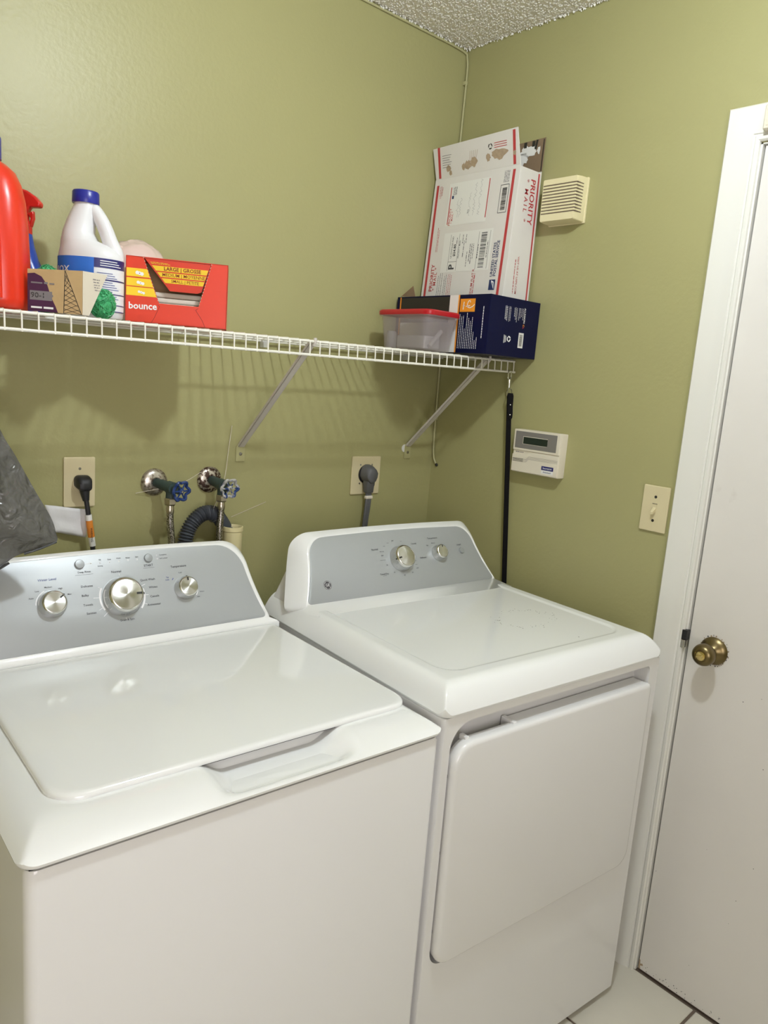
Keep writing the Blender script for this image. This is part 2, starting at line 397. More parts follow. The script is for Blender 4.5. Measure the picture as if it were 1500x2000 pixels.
# door and casing on the right wall
dl = struct(MB().box(0.004, 0.04, DY1+0.004, DY0-0.0085, 0.006, DZ-0.006).build('door_1', 'door', smooth=0, bevel=0.0015))
kx, ky, kz = 0.004, -0.985, 0.907
KT = frame_matrix((kx, ky, kz), (0,-1,0), (0,0,1))      # N = -x
MB().lathe([(0.0325,0),(0.0335,0.002),(0.031,0.006),(0.024,0.011),(0.017,0.014),(0.013,0.018),(0.0125,0.030)], 36, KT).build('rose', 'brass', dl)
kb = MB().lathe([(0.0125,0.026),(0.016,0.031),(0.0215,0.036),(0.0255,0.044),(0.0262,0.052),(0.0245,0.060),(0.0195,0.066),(0.014,0.068),(0.0125,0.0665),(0.0,0.0665)], 36, KT).build('knob', 'brass', dl)
MB().lathe([(0.0105,0.066),(0.0105,0.0685),(0.0085,0.0695),(0,0.0695)], 24, KT).build('thumb_turn', 'brass_bright', kb)
MB().box(-0.0085,0.0085,-0.0022,0.0022,0.0685,0.0745).xf(KT @ Matrix.Rotation(0.35,4,'Z')).build('turn_bar', 'brass_bright', kb, bevel=0.001)
# chipped paint around the rose and at the bottom corner
pr = Print((0.004, ky, kz), (0,-1,0), (0,0,1), 0.0003)
for k in range(34):
    a = rnd.uniform(0, 2*PI); r = rnd.uniform(0.0335, 0.0375); pr.disc('torn' if k % 3 else 'ink', r*math.cos(a), r*math.sin(a), rnd.uniform(0.0007,0.0022), 6)
pr2 = Print((0.004, DY0-0.0085, 0.008), (0,-1,0), (0,0,1), 0.0003)
pr2.poly('torn', [(0,0.0),(0.006,0.0),(0.004,0.008),(0.012,0.012),(0.010,0.017),(0.004,0.014),(0.003,0.024),(0,0.026)])
for k in range(30):
    u = rnd.uniform(0.01, 0.22); pr2.disc('ink', u, rnd.uniform(0.002, 0.010)+0.004*(k % 3), rnd.uniform(0.0006,0.0014), 6)
for k in range(10): pr2.disc('ink', rnd.uniform(0.0,0.3), rnd.uniform(0.02,0.9), rnd.uniform(0.0006,0.0013), 6)
pr.build(dl, {'torn':'chipped_paint','ink':'scuff_marks'}); pr2.build(dl, {'torn':'chipped_paint','ink':'scuff_marks'})

prof = [(0.0,0.0),(0.0,0.012),(0.004,0.017),(0.040,0.0185),(0.056,0.013),(0.060,0.0115),(0.0615,0.0085),(0.064,0.0085),(0.067,0.0115),(0.073,0.0115),(0.0755,0.008),(0.0755,0.0)]
yo, zt = -0.8385, 2.1205            # outer edge and top of the casing
cm = MB()
ring_b = [(-d, yo - q, 0.0) for q, d in prof]; ring_t = [(-d, yo - q, zt - q) for q, d in prof]
ring_r = [(-d, DY1 - 0.0755 + q, zt - q) for q, d in prof]; ring_rb = [(-d, DY1 - 0.0755 + q, 0.0) for q, d in prof]
cm.rings([ring_b, ring_t, ring_r, ring_rb])
cas = struct(cm.build('trim_1', 'trim', smooth=30))
jm = MB(); jm.box(0.0, 0.045, DY0-0.004, DY0, 0, DZ); jm.box(0.0, 0.045, DY1, DY1+0.003, 0, DZ); jm.box(0.0, 0.045, DY1, DY0, DZ-0.003, DZ)
jm.build('door_jamb', 'trim', cas, smooth=0)
MB().box(-0.0125, 0.004, DY0-0.0085, DY0+0.004, 0.915, 0.940).build('strike_plate', 'black', cas, smooth=0, bevel=0.001)
MB().box(-0.012, 0.002, DY0-0.004, DY0+0.004, 0.895, 0.915).build('strike_plate_lip', 'chrome', cas, smooth=0, bevel=0.001)
MB().box(0.0395, 0.0405, DY1, DY0, 0.0, DZ).build('door_gap', 'dark', cas, smooth=0)
sn = empty('door_sensor', 'small white contact sensor at the top of the door casing', 'sensor', (-0.014, -0.937, 2.085))
MB().box(-0.018, 0, -0.024, 0.012, -0.025, 0.025).build('sensor_body', 'keypad', sn, bevel=0.003)
MB().box(-0.019, -0.0175, -0.018, 0.006, -0.018, 0.018).build('sensor_cover', 'keypad', sn, bevel=0.0006)

# ------------------------------------------------------------------ appliances: shared builders
def heightfield(x0, x1, y0, y1, pitch, zf, zb):
    nx = int((x1-x0)/pitch)+1; ny = int((y1-y0)/pitch)+1; mb = MB(); vs = []; fs = []
    for j in range(ny+1):
        for i in range(nx+1):
            x = x0+(x1-x0)*i/nx; y = y0+(y1-y0)*j/ny; xx, yy = plan_round(x, y, x0, x1, y0, 0.022)
            vs.append((xx, yy, zf(xx, yy)))
    for j in range(ny):
        for i in range(nx):
            a = j*(nx+1)+i; fs.append((a, a+1, a+nx+2, a+nx+1))
    mb.add(vs, fs)
    edge = [i for i in range(nx+1)] + [j*(nx+1)+nx for j in range(1, ny+1)] + [ny*(nx+1)+i for i in range(nx-1, -1, -1)] + [j*(nx+1) for j in range(ny-1, 0, -1)]
    ring = [vs[i] for i in edge]
    mb.rings([ring, [(x, y, zb+0.004) for x, y, z in ring], [(x*0.994, y+(0.002 if y < 0.02 else 0), zb) for x, y, z in ring]], False, True)
    return mb
def plan_round(x, y, x0, x1, y0, r):
    """pull grid points near the two front corners inside a rounded corner"""
    for cx, sx in ((x0+r, -1), (x1-r, 1)):
        dx = (x-cx)*sx; dy = (y0+r)-y
        if dx > 0 and dy > 0:
            m = max(dx, dy); l = math.hypot(dx, dy); k = m/l
            return cx+sx*dx*k, (y0+r)-dy*k
    return x, y
def outline(wb, wt, h, rtp, rb, arch, n=18):
    side = []
    vals = [h*k/n for k in range(n+1)]
    vals = sorted(set(vals + [h-rtp+rtp*math.sin(PI/2*k/10) for k in range(11)] + [rb-rb*math.cos(PI/2*k/6) for k in range(7)]))
    for v in vals:
        x = wt + (wb-wt)*(1-v/h)**1.8
        if v > h-rtp: x -= rtp - math.sqrt(max(0, rtp*rtp-(v-(h-rtp))**2))
        if v < rb: x -= rb - math.sqrt(max(0, rb*rb-(rb-v)**2))
        side.append((x, v))
    xt = side[-1][0]; xb = side[0][0]
    pts = [(-xb + 2*xb*k/10, 0.0) for k in range(10)] + side + [(xt - 2*xt*k/16, h) for k in range(1, 16)] + [(-x, v) for x, v in reversed(side)][:-0 or None]
    out = []
    for x, v in pts[:-1] if pts[-1] == pts[0] else pts:
        out.append((x, v + arch*(1-(x/wt)**2)*(v/h)**2 if abs(x) < wt else v))
    # drop duplicates
    res = []
    for p in out:
        if not res or (abs(p[0]-res[-1][0]) + abs(p[1]-res[-1][1])) > 1e-6: res.append(p)
    if abs(res[0][0]-res[-1][0])+abs(res[0][1]-res[-1][1]) < 1e-6: res.pop()
    return res

class Panel:
    """slanted control panel plane in machine coordinates"""
    def __init__(s, y0, z0, dy, dz):
        l = math.hypot(dy, dz); s.o = Vector((0, y0, z0)); s.V = Vector((0, dy/l, dz/l)); s.U = Vector((1,0,0)); s.N = s.U.cross(s.V)
    def at(s, u, v, back=0): return tuple(s.o + s.U*u + s.V*v + Vector((0, back, 0)))
    def M(s, u, v): return frame_matrix(s.at(u, v), s.U, s.V)

def console(root, pn, ol, h, wb, rings, yback, ramp):
    mb = MB(); rs = []
    for o, p in rings:
        rs.append([pn.at(u*(1+o/wb), v*(1+0.32*o/h) - 0.85*o*(1-v/h)**3, p*(1-0.72*(v/h)**3)) for u, v in ol])
    last = rs[-1]; rs.append([(x*0.985, y+0.004, z-0.003) for x, y, z in last])
    mb.rings(rs, False, True)
    mb.add(*ramp)
    sh = mb.build('console_shell', 'enamel', root, smooth=50)
    cp = MB(); cp.rings([[pn.at(u, v, 0.004) for u, v in ol], [pn.at(u, v, -0.0002) for u, v in ol], [pn.at(u*(1-0.003/wb), v*(1-0.004/h)+0.001, -0.0010) for u, v in ol]])
    return sh, cp.build('control_panel', 'panel', root, smooth=25)

def knob(root, pn, u, v, r, hgt, mark, rtop=0.78):
    T = pn.M(u, v); e = bpy.data.objects.new('knob', None)
    base = MB().lathe([(r*1.02,0),(r*1.02,0.003),(r,0.005),(r*0.93,hgt*0.72),(r*0.91,hgt*0.80),(r*0.88,hgt*0.88),(r*rtop*1.06,hgt*0.98),(r*rtop*1.01,hgt),(r*rtop*1.0,hgt-0.0012),(r*rtop*0.97,hgt-0.0012)], 48)
    k = base.build('knob', 'chrome', root, smooth=35); k.matrix_local = T
    MB().lathe([(r*rtop*0.98,hgt-0.003),(r*rtop*0.98,hgt-0.0008),(r*rtop*0.94,hgt-0.0004),(0,hgt-0.0004)], 48).build('knob_face', 'brushed', k, smooth=25)
    m = MB().box(r*0.50, r*rtop, -r*0.055, r*0.055, hgt-0.001, hgt+0.0004)
    m.add([(r*rtop*0.98,-r*0.055,hgt+0.0004),(r*rtop*0.98,r*0.055,hgt+0.0004),(r*0.97,r*0.055,hgt*0.74),(r*0.97,-r*0.055,hgt*0.74)], [(0,1,2,3)])
    m.xf(Matrix.Rotation(mark, 4, 'Z')); m.build('knob_marker', 'knobdark', k, smooth=0)
    MB().lathe([(r*1.05,0.0),(r*1.05,0.0012),(r*1.0,0.0014)], 40).build('knob_skirt', 'button', k)
    return k
def button(root, pn, u, v, r):
    T = pn.M(u, v)
    b = MB().lathe([(r,0),(r,0.004),(r*0.9,0.0055),(0,0.006)], 28).build('button', 'button', root, smooth=35); b.matrix_local = T


# ------------------------------------------------------------------ washer
W = empty('washing_machine', 'white top-load washing machine with silver control panel and three knobs', 'washer', (-1.1560, -0.8782, 0), -0.0325)
HW = 0.3385
body = MB(); op = rrect(-HW, HW, 0, 0.655, (0.014,0.014,0.004,0.004), 5)
body.rings([[(u,v,0.025) for u,v in op], [(u,v,0.868) for u,v in op], [(u*0.994,v*0.992+0.002,0.8735) for u,v in op]])
body.build('cabinet', 'enamel_side', W, smooth=35)
for sx in (-1,1):
    for yy in (0.06, 0.6):
        f = MB().lathe([(0.02,0),(0.022,0.006),(0.012,0.01),(0.01,0.03)], 16).build('foot', 'black', W); f.location = (sx*0.28, yy, 0)
MB().box(-HW+0.006, HW-0.006, 0.006, 0.65, 0.868, 0.8760).build('seam', 'dark', W, smooth=0)
def pf(t):
    t = max(0, min(1, t)); return 0.12*t + 0.88*(1-(1-t)**2.2)
def wz(x, y):
    hs = pf((0.346-abs(x))/0.046); hf = pf((y+0.005)/0.078)
    z = 0.8845 + 0.0225*min(hs, hf, 1.0) - 0.0022*sst(0.75, 1.0, max(0, 1-abs(hs-hf)*8))*(1-min(hs,hf))
    sx = sst(-0.090, -0.036, x)*(1-sst(0.118, 0.178, x)); sy = sst(-0.002, 0.028, y)*(1-sst(0.086, 0.092, y))
    return z - 0.0255*sx*sy
heightfield(-0.346, 0.346, -0.005, 0.655, 0.0040, wz, 0.8795).build('top_cover', 'enamel', W, smooth=50)
ll = rrect(-0.288, 0.329, 0.070, 0.5465, (0.048,0.040,0.010,0.010), 8)
gs = MB(); gl = rrect(-0.284, 0.325, 0.075, 0.542, (0.045,0.037,0.01,0.01), 8)
gs.rings([[(u,v,0.9030) for u,v in gl], [(u,v,0.9060) for u,v in gl]]); gs.build('lid_gap_shade', 'dark', W, smooth=0)  # dark ring added to paint the shade in the gap under the lid
lid = MB()
def inset(pl, d, cx=0.02, cy=0.31): return [(u - (d if u > cx else -d), v - (d if v > cy else -d)) for u, v in pl]
lid.rings([[(u,v,0.9052) for u,v in inset(ll,0.003)], [(u,v,0.9070) for u,v in ll], [(u,v,0.9105) for u,v in ll], [(u,v,0.9135) for u,v in inset(ll,0.0015)], [(u,v,0.9152) for u,v in inset(ll,0.0045)], [(u,v,0.9158) for u,v in inset(ll,0.009)]])
lid.build('lid', 'enamel', W, smooth=60)
WP = Panel(0.559, 0.928, 0.080, 0.150); wh = 0.174
wol = outline(0.318, 0.281, wh, 0.055, 0.010, 0.006)
rmp = ([(-0.345,0.5475,0.900),(0.345,0.5475,0.900),(0.345,0.5475,0.9145),(-0.345,0.5475,0.9145),(-0.340,0.5505,0.9195),(0.340,0.5505,0.9195),(0.318,0.5600,0.9285),(-0.318,0.5600,0.9285),(0.350,0.60,0.905),(-0.350,0.60,0.905)],
       [(0,1,2,3),(3,2,5,4),(4,5,6,7),(1,8,2),(2,8,5),(5,8,6),(0,3,9),(3,4,9),(4,7,9)])
sh, cp = console(W, WP, wol, wh, 0.318, [(0,0.0015),(0.004,-0.001),(0.008,-0.0002),(0.012,0.004),(0.017,0.016),(0.022,0.035)], 0.655, rmp)
p = Print(WP.at(0,0), WP.U, WP.V, 0.0012)
for t, u, v, s in [('Normal',-0.004,0.1391,0.0066),('Delicates',-0.066,0.1159,0.0063),('Bulky',-0.072,0.0975,0.0063),('Towels',-0.069,0.0783,0.0063),('Sanitize',-0.065,0.0613,0.0063),('Quick Wash',0.058,0.1154,0.0063),('Whites',0.067,0.0984,0.0063),('Casuals',0.067,0.0792,0.0063),('Activewear',0.063,0.0622,0.0063),('Drain & Spin',0.003,0.0385,0.0056),('Temperature',0.130,0.1369,0.0066),('Cold',0.131,0.1226,0.004),('START',0.065,0.1452,0.0068),('Deep Rinse',-0.067,0.1452,0.0054),('Complete',0.100,0.1709,0.0040),('Lid Locked',0.100,0.1633,0.0040),('Fill',-0.033,0.1722,0.0040),('Soak',-0.014,0.1714,0.0040),('Wash',0.005,0.1722,0.0040),('Rinse',0.024,0.1714,0.0040),('Spin',0.043,0.1714,0.0040),('Sensing',-0.034,0.1597,0.0034),('Warm',0.173,0.0761,0.004),('Hot',0.163,0.0658,0.004),('Auto',-0.171,0.1042,0.0044),('Low',-0.159,0.1168,0.0044),('Medium',-0.138,0.1226,0.0044),('High',-0.116,0.1176,0.0044),('Max',-0.101,0.1042,0.0044)]:
    p.text('ink', t, u, v - (0.0055 if v > 0.155 else 0), s, bold=0.008)
for t, u, v, s in [('Tap',0.101,0.1154,0.0042),('Cold',0.100,0.1101,0.0042),('Water Level',-0.138,0.1374,0.0068)]: p.text('inkblue', t, u, v, s, bold=0.008)
for u in (-0.033,-0.014,0.005,0.024,0.043): p.disc('inkwhite', u, 0.1605, 0.0016, 12); p.disc('ink', u, 0.1605, 0.0007, 8, 0.0002)
for v in (0.1654,0.1580): p.disc('inkwhite', 0.0865, v, 0.0014, 12); p.disc('ink', 0.0865, v, 0.0007, 8, 0.0002)
p.rect('inkwhite', -0.064, -0.053, 0.1608, 0.1616); p.disc('inkwhite', -0.0515, 0.1612, 0.002, 12); p.disc('ink', -0.0515, 0.1612, 0.0008, 8, 0.0002)
p.rect('ink', 0.053, 0.077, 0.1400, 0.1405); p.rect('ink', -0.085, -0.050, 0.1396, 0.1400)
p.arc('inkwhite', 0.001, 0.087, 0.0435, 0.0470, PI*0.84, PI*1.17); p.arc('inkwhite', 0.001, 0.087, 0.0435, 0.0470, -PI*0.22, PI*0.08)
for (a, r1) in ((PI*0.845,0.052),(PI*0.98,0.058),(PI*1.13,0.055),(PI*1.22,0.056),(PI*0.12,0.054),(-PI*0.02,0.054),(-PI*0.14,0.053),(PI*0.5,0.048),(-PI*0.5,0.047)):
    p.line('inkwhite', [(0.001+0.0440*math.cos(a), 0.087+0.0440*math.sin(a)), (0.001+r1*math.cos(a), 0.087+r1*math.sin(a))], 0.0008)
p.arc('inkwhite', -0.135, 0.0885, 0.0285, 0.0300, PI*0.62, PI*0.98); p.arc('inkwhite', 0.137, 0.088, 0.0275, 0.029, -PI*0.22, -PI*0.02)
p.line('inkblue', [(0.111,0.1085),(0.114,0.1125)], 0.0016)
p.build(cp, {'ink':'lettering','inkblue':'blue_lettering','inkwhite':'white_marks'})
knob(W, WP, 0.001, 0.0864, 0.0395, 0.028, -0.05)
knob(W, WP, -0.135, 0.0886, 0.0260, 0.022, 0.62)
knob(W, WP, 0.137, 0.0881, 0.0245, 0.022, PI*0.5)
button(W, WP, -0.074, 0.1614, 0.0094); button(W, WP, 0.067, 0.1609, 0.0090)

# ------------------------------------------------------------------ dryer
D = empty('clothes_dryer', 'white front-load dryer with wide drop door beside the washing machine', 'dryer', (-0.4613, -0.8986, 0), -0.0627)
DZT = 0.8945
op = [(-0.3385, 0.020), (0.3385, 0.020), (0.3385, DZT), (-0.3385, DZT)]
IX0, IX1, IZ0, IZ1, IR = -0.317, 0.303, 0.380, 0.8800, 0.052
inner = rrect(IX0, IX1, IZ0, IZ1, (0.035,0.035,0.012,IR), 8)
def outer_match(pts, x0, x1, z0, z1, r=0.010):
    cx, cz = (IX0+IX1)/2, (IZ0+IZ1)/2; out = []
    o = rrect(x0, x1, z0, z1, r, 8); return o
outer = rrect(-0.3370, 0.3400, 0.020, DZT, 0.004, 8)
db = MB()
db.rings([[(u, 0.655, v) for u, v in outer], [(u, 0.010, v) for u, v in outer], [(u*0.9965, 0.0025, v) for u, v in outer], [(u*0.991, 0.0, v) for u, v in outer],
          [(u, 0.0, v) for u, v in inner], [(u, 0.003, v) for u, v in inset(inner, 0.0, 0, .6)], [(u, 0.038, v) for u, v in inner]], True, True)
db.build('cabinet', 'enamel_side', D, smooth=35)
for sx in (-1,1):
    for yy in (0.06, 0.6):
        f = MB().lathe([(0.02,0),(0.022,0.006),(0.012,0.01),(0.01,0.025)], 16).build('foot', 'black', D); f.location = (sx*0.28, yy, 0)
dd = MB(); dol = rrect(-0.3135, 0.2995, 0.3855, 0.8430, (0.036,0.036,0.010,0.045), 8)
def dz_(d): return [(u + (d if u < 0 else -d), v + (d if v < 0.6 else -d)) for u, v in dol]
dd.rings([[(u, 0.016, v) for u, v in dz_(0.004)], [(u, 0.006, v) for u, v in dz_(0.001)], [(u, -0.006, v) for u, v in dol], [(u, -0.0105, v) for u, v in dz_(0.0015)], [(u, -0.0135, v) for u, v in dz_(0.0045)], [(u, -0.0145, v) for u, v in dz_(0.009)]])
door = dd.build('dryer_door', 'enamel_side', D, smooth=50)
fl = MB(); fl.box(-0.150, 0.292, 0.0, 0.0345, 0.8315, 0.8420); fl.box(-0.150, -0.140, 0.0, 0.034, 0.815, 0.8465)
fl.build('door_flange', 'enamel_side', door, smooth=0, bevel=0.002)
MB().box(-0.278, -0.268, 0.0, 0.020, 0.8345, 0.847).build('door_tab', 'enamel_side', door, smooth=0, bevel=0.003)
for z in (0.775, 0.62, 0.455): MB().box(-0.3175, -0.3130, 0.003, 0.010, z, z+0.006).build('hinge_gap_spot', 'black', door, smooth=0)  # small black blocks for the dark gap spots along the hinge edge
MB().box(-0.33, 0.33, 0.008, 0.65, DZT-0.002, 0.902).build('seam', 'dark', D, smooth=0)
def sdr(x, y, x0, x1, y0, y1, r):
    qx = abs(x-(x0+x1)/2)-(x1-x0)/2+r; qy = abs(y-(y0+y1)/2)-(y1-y0)/2+r
    return math.hypot(max(qx,0), max(qy,0)) + min(max(qx,qy),0) - r
def dzf(x, y):
    hs = pf((0.3425-abs(x))/0.042); hf = pf((y+0.005)/0.046)
    t = min(hs, hf)
    z = 0.9015 + 0.0465*t
    s = sdr(x, y, -0.277, 0.277, 0.066, 0.62, 0.045)
    z -= 0.0028*(1-sst(-0.003, 0.003, s))
    return z
heightfield(-0.3425, 0.3425, -0.005, 0.655, 0.0038, dzf, 0.8965).build('top_cover', 'enamel', D, smooth=50)
DP = Panel(0.512, 0.952, 0.095, 0.150); dh = 0.160
dol2 = outline(0.306, 0.264, dh, 0.042, 0.012, 0.006)
rmp = ([(-0.314,0.452,0.9455),(0.314,0.452,0.9455),(0.306,0.512,0.9525),(-0.306,0.512,0.9525),(-0.314,0.452,0.938),(0.314,0.452,0.938),(0.326,0.540,0.930),(-0.326,0.540,0.930)],
       [(0,1,2,3),(4,5,1,0),(1,6,2),(0,3,7),(5,6,1),(4,0,7)])
sh, cp = console(D, DP, dol2, dh, 0.306, [(0,0.0015),(0.003,-0.0010),(0.0065,-0.0004),(0.010,0.003),(0.016,0.012),(0.026,0.032),(0.034,0.055),(0.036,0.062)], 0.66, rmp)
def rear_housing(root, secs):
    MB().rings([[(-w,y0,z),(w,y0,z),(w,y1,z),(-w,y1,z)] for z, w, y0, y1 in secs]).build('rear_housing', 'enamel_side', root, smooth=0, bevel=0.004)
rear_housing(D, [(0.915,0.328,0.52,0.652),(1.0,0.298,0.585,0.636),(1.062,0.252,0.608,0.622)])
rear_housing(W, [(0.895,0.325,0.585,0.655),(1.0,0.298,0.622,0.655),(1.062,0.255,0.648,0.655)])
p = Print(DP.at(0,0), DP.U, DP.V, 0.0012)
for t, u, v, s in [('Normal',-0.076,0.1173,0.0068),('Casuals',0.055,0.1232,0.0060),('Delicates',0.074,0.0827,0.0060),('Timed Dry',-0.066,0.0508,0.0062),('Temperature',0.124,0.1335,0.0066),('Medium',0.123,0.1196,0.0042),('High',0.100,0.1146,0.0042),('START',0.213,0.1073,0.0058),('OFF',-0.012,0.1360,0.0044),('OFF',-0.057,0.0993,0.0044),('OFF',0.045,0.0560,0.0044),('70',-0.050,0.0732,0.0044),('More Dry',-0.055,0.1101,0.0034),('60',-0.033,0.0522,0.0044),('40',-0.003,0.0416,0.0044),('20',0.025,0.0463,0.0044)]:
    p.text('ink', t, u, v, s, bold=0.008)
for (u0, u1, v) in ((-0.033,-0.026,0.1310),(0.012,0.018,0.1325),(-0.047,-0.040,0.1235),(-0.068,-0.050,0.0870),(0.044,0.049,0.0870),(0.044,0.049,0.0760),(0.041,0.049,0.0660),(-0.072,-0.060,0.0460)): p.rect('ink', u0, u1, v, v+0.0006)
# round monogram emblem, lower left of the panel
lx, lv = -0.240, 0.0413
p.disc('ink', lx, lv, 0.0112, 32); p.arc('inkwhite', lx, lv, 0.0095, 0.0101, 0, 2*PI, 32, 0.0002)
p.text('inkwhite', 'GE', lx, lv, 0.0098, bold=0.0, h=0.0003)
for a in range(4): p.arc('inkwhite', lx+0.0072*math.cos(a*PI/2+PI/4), lv+0.0072*math.sin(a*PI/2+PI/4), 0.0012, 0.0017, a*PI/2-PI*0.3, a*PI/2+PI*0.8, 8, 0.0003)
p.build(cp, {'ink':'lettering','inkwhite':'emblem'})
knob(D, DP, -0.001, 0.0860, 0.0335, 0.028, PI*1.05)
knob(D, DP, 0.131, 0.0900, 0.0215, 0.022, PI*0.45)
button(D, DP, 0.216, 0.0905, 0.0085)
# worn specks on the dryer top
p = Print((0,0,0.9452), (1,0,0), (0,1,0), 0.0002)
rs = random.Random(11)
for k in range(70):
    a = rs.uniform(0, 2*PI); p.disc('ink', 0.13+0.085*math.cos(a)+rs.gauss(0,0.006), 0.235+0.055*math.sin(a)+rs.gauss(0,0.006), rs.uniform(0.0006,0.0016), 6)
p.disc('ink', 0.142, 0.088, 0.0017, 8)
p.build(D, {'ink':'worn_specks'})

# ------------------------------------------------------------------ wire shelf
def sz(x): return 1.5600 + 0.0075*x      # top of the shelf wires, it drops a little to the left
S = empty('wire_shelf', 'long white vinyl-coated wire shelf fixed along the back wall', 'shelf', (0, 0, 1.5585))
S.rotation_euler = (0, -0.0075, 0)
XS = -1.98
YFR = -0.302
for nm, y, z, r in (('front_rail', YFR, -0.0042, 0.0030), ('lower_rail', YFR-0.004, -0.0340, 0.0030), ('back_rail', -0.014, -0.0042, 0.0026), ('middle_rail', -0.155, -0.0042, 0.0026)):
    MB().tube([(XS, y, z), (-0.004, y, z)], r, 12).build(nm, 'wire', S)
wp = catmull([(0,-0.008,0.0), (0,-0.10,0.0), (0,-0.20,0.0), (0,-0.290,0.0)], 2) + catmull([(0,-0.2995,-0.0002), (0,-0.3045,-0.0025), (0,-0.3065,-0.008), (0,-0.3072,-0.020), (0,-0.3075,-0.0355)], 3)
wmesh = None; k = 0
while -0.012 - 0.0275*k > XS:
    x = -0.012 - 0.0275*k
    if wmesh is None:
        o = MB().tube(wp, 0.00165, 8).build('cross_wire', 'wire', S); wmesh = o.data
    else:
        o = bpy.data.objects.new('cross_wire', wmesh); COL.objects.link(o); o.parent = S
    o.location = (x, 0, -0.0012); k += 1
for x in (-1.62, -0.66, -0.16):
    c = MB(); c.box(x-0.007, x+0.007, -0.020, -0.0005, -0.020, 0.006); c.tube([(x-0.012,-0.014,-0.0042),(x+0.012,-0.014,-0.0042)], 0.0055, 10)
    c.build('wall_clip', 'clear', S, bevel=0.001)
def bracket(x, label):
    B = empty('shelf_bracket', label, 'bracket', (x, 0, 1.263), 0, 'diagonal shelf brackets')
    ztop = sz(x)-0.010-1.263
    a, b = Vector((0,-0.006,0.012)), Vector((0,-0.296,ztop)); d = (b-a).normalized(); nrm = d.cross(Vector((1,0,0)))
    mb = MB(); wdt = 0.0085
    for s0, s1, q0, q1 in ((-wdt, wdt, 0, 0.0016), (-wdt, -wdt+0.0016, 0, 0.008), (wdt-0.0016, wdt, 0, 0.008)):
        P = [a+Vector((s0,0,0))+nrm*q0, a+Vector((s1,0,0))+nrm*q0, a+Vector((s1,0,0))+nrm*q1, a+Vector((s0,0,0))+nrm*q1]
        mb.rings([[tuple(v) for v in P], [tuple(v+(b-a)) for v in P]])
    mb.build('strut', 'strut', B, smooth=0, bevel=0.0006)
    f = MB(); f.prism(rrect(-0.013,0.013,-0.026,0.020,(0.001,0.001,0.011,0.011),5), lambda u,v,t:(u,t,v), -0.0005, -0.0035); f.build('foot', 'footgreen', B, smooth=0, bevel=0.0008)
    MB().lathe([(0.0045,0),(0.0042,0.0018),(0.002,0.0026),(0,0.0026)], 14, frame_matrix((0,-0.0035,-0.006),(1,0,0),(0,0,1))).build('screw', 'screw', B)
    h = MB(); h.tube([(0, b.y-0.002, ztop-0.004), (0, b.y-0.008, ztop+0.004), (0, b.y-0.007, ztop+0.012)], 0.004, 8); h.build('hook_tip', 'strut', B)
    return B
bracket(-0.711, 'diagonal white shelf bracket above the water valves')
b2 = bracket(-0.113, 'diagonal white shelf bracket near the room corner')
MB().lathe([(0.012,0.0),(0.012,0.0012),(0.0,0.0015)], 20, frame_matrix((-0.012,-0.0004,0.006),(1,0,0),(0,0,1))).build('wall_plug', 'white', b2)

# thin cable in the corner and along the ceiling
cb = empty('corner_cable', 'thin painted cable running down the room corner from the ceiling', 'cable', (0,0,0))
MB().tube(catmull([(-1.2,-0.004,H-0.008),(-0.6,-0.004,H-0.008),(-0.2,-0.004,H-0.009),(-0.03,-0.005,H-0.012),(-0.006,-0.007,H-0.03),(-0.004,-0.009,H-0.09),(-0.004,-0.006,2.2),(-0.005,-0.005,1.8),(-0.005,-0.005,1.5),(-0.006,-0.008,1.30),(-0.005,-0.012,1.245),(-0.003,-0.022,1.222)], 6), 0.0030, 8).build('cable_run', 'cableg', cb)
MB().lathe([(0.005,0),(0.005,0.003),(0.003,0.005),(0,0.005)], 12, frame_matrix((-0.0005,-0.026,1.218),(0,-1,0),(0,0,1))).build('cable_end', 'black', cb)
for z in (H-0.10, 1.36): MB().box(-0.010,-0.0005,-0.012,-0.0005,z,z+0.010).build('cable_staple', 'cableg', cb, smooth=0, bevel=0.001)

# ------------------------------------------------------------------ outlets, cords, valves, hoses
o1 = empty('outlet_plate', 'ivory single outlet plate behind the washing machine', 'outlet', (-1.1247, 0, 1.1967))
MB().prism(rrect(-0.035,0.035,-0.057,0.057,0.003,3), lambda u,v,t:(u,t,v), -0.0004, -0.006).build('plate', 'ivory', o1, smooth=0, bevel=0.002)
MB().lathe([(0.0185,0.0055),(0.0185,0.008),(0.017,0.009),(0,0.009)], 28, frame_matrix((0.002,0,-0.006),(1,0,0),(0,0,1))).build('receptacle', 'ivory', o1)
MB().lathe([(0.003,0.0055),(0.003,0.0072),(0,0.0075)], 12, frame_matrix((0,0,0.031),(1,0,0),(0,0,1))).build('screw', 'screw', o1)
c1 = empty('power_cord', 'black washer power cord with an orange warning tag', 'cord', (-1.122, -0.010, 1.200))
g = MB(); 
g.rings([[(u*s+dx, y, v*s2+dz) for u, v in rrect(-0.018,0.018,-0.016,0.014,0.010,5)] for (s, s2, y, dx, dz) in ((0.95,0.95,0.0005,0,0),(1.0,1.0,-0.006,0,0),(0.95,1.0,-0.018,0,-0.002),(0.75,0.8,-0.028,0,-0.006),(0.4,0.4,-0.031,0,-0.008))])
g.tube([(0,-0.016,-0.008),(0.001,-0.018,-0.025),(0.003,-0.020,-0.042)], lambda t: 0.013-0.006*t, 14)
g.build('plug', 'black', c1)
path = catmull([(0.003,-0.019,-0.036),(0.006,-0.022,-0.062),(0.011,-0.022,-0.100),(0.017,-0.021,-0.140),(0.022,-0.021,-0.190),(0.02,-0.04,-0.30)], 6)
MB().tube(path, 0.0055, 12).build('cable', 'black', c1)
tg = [q for q in path if -0.150 < q.z < -0.072]
MB().tube(tg, 0.0072, 14).build('warning_tag', 'white', c1)
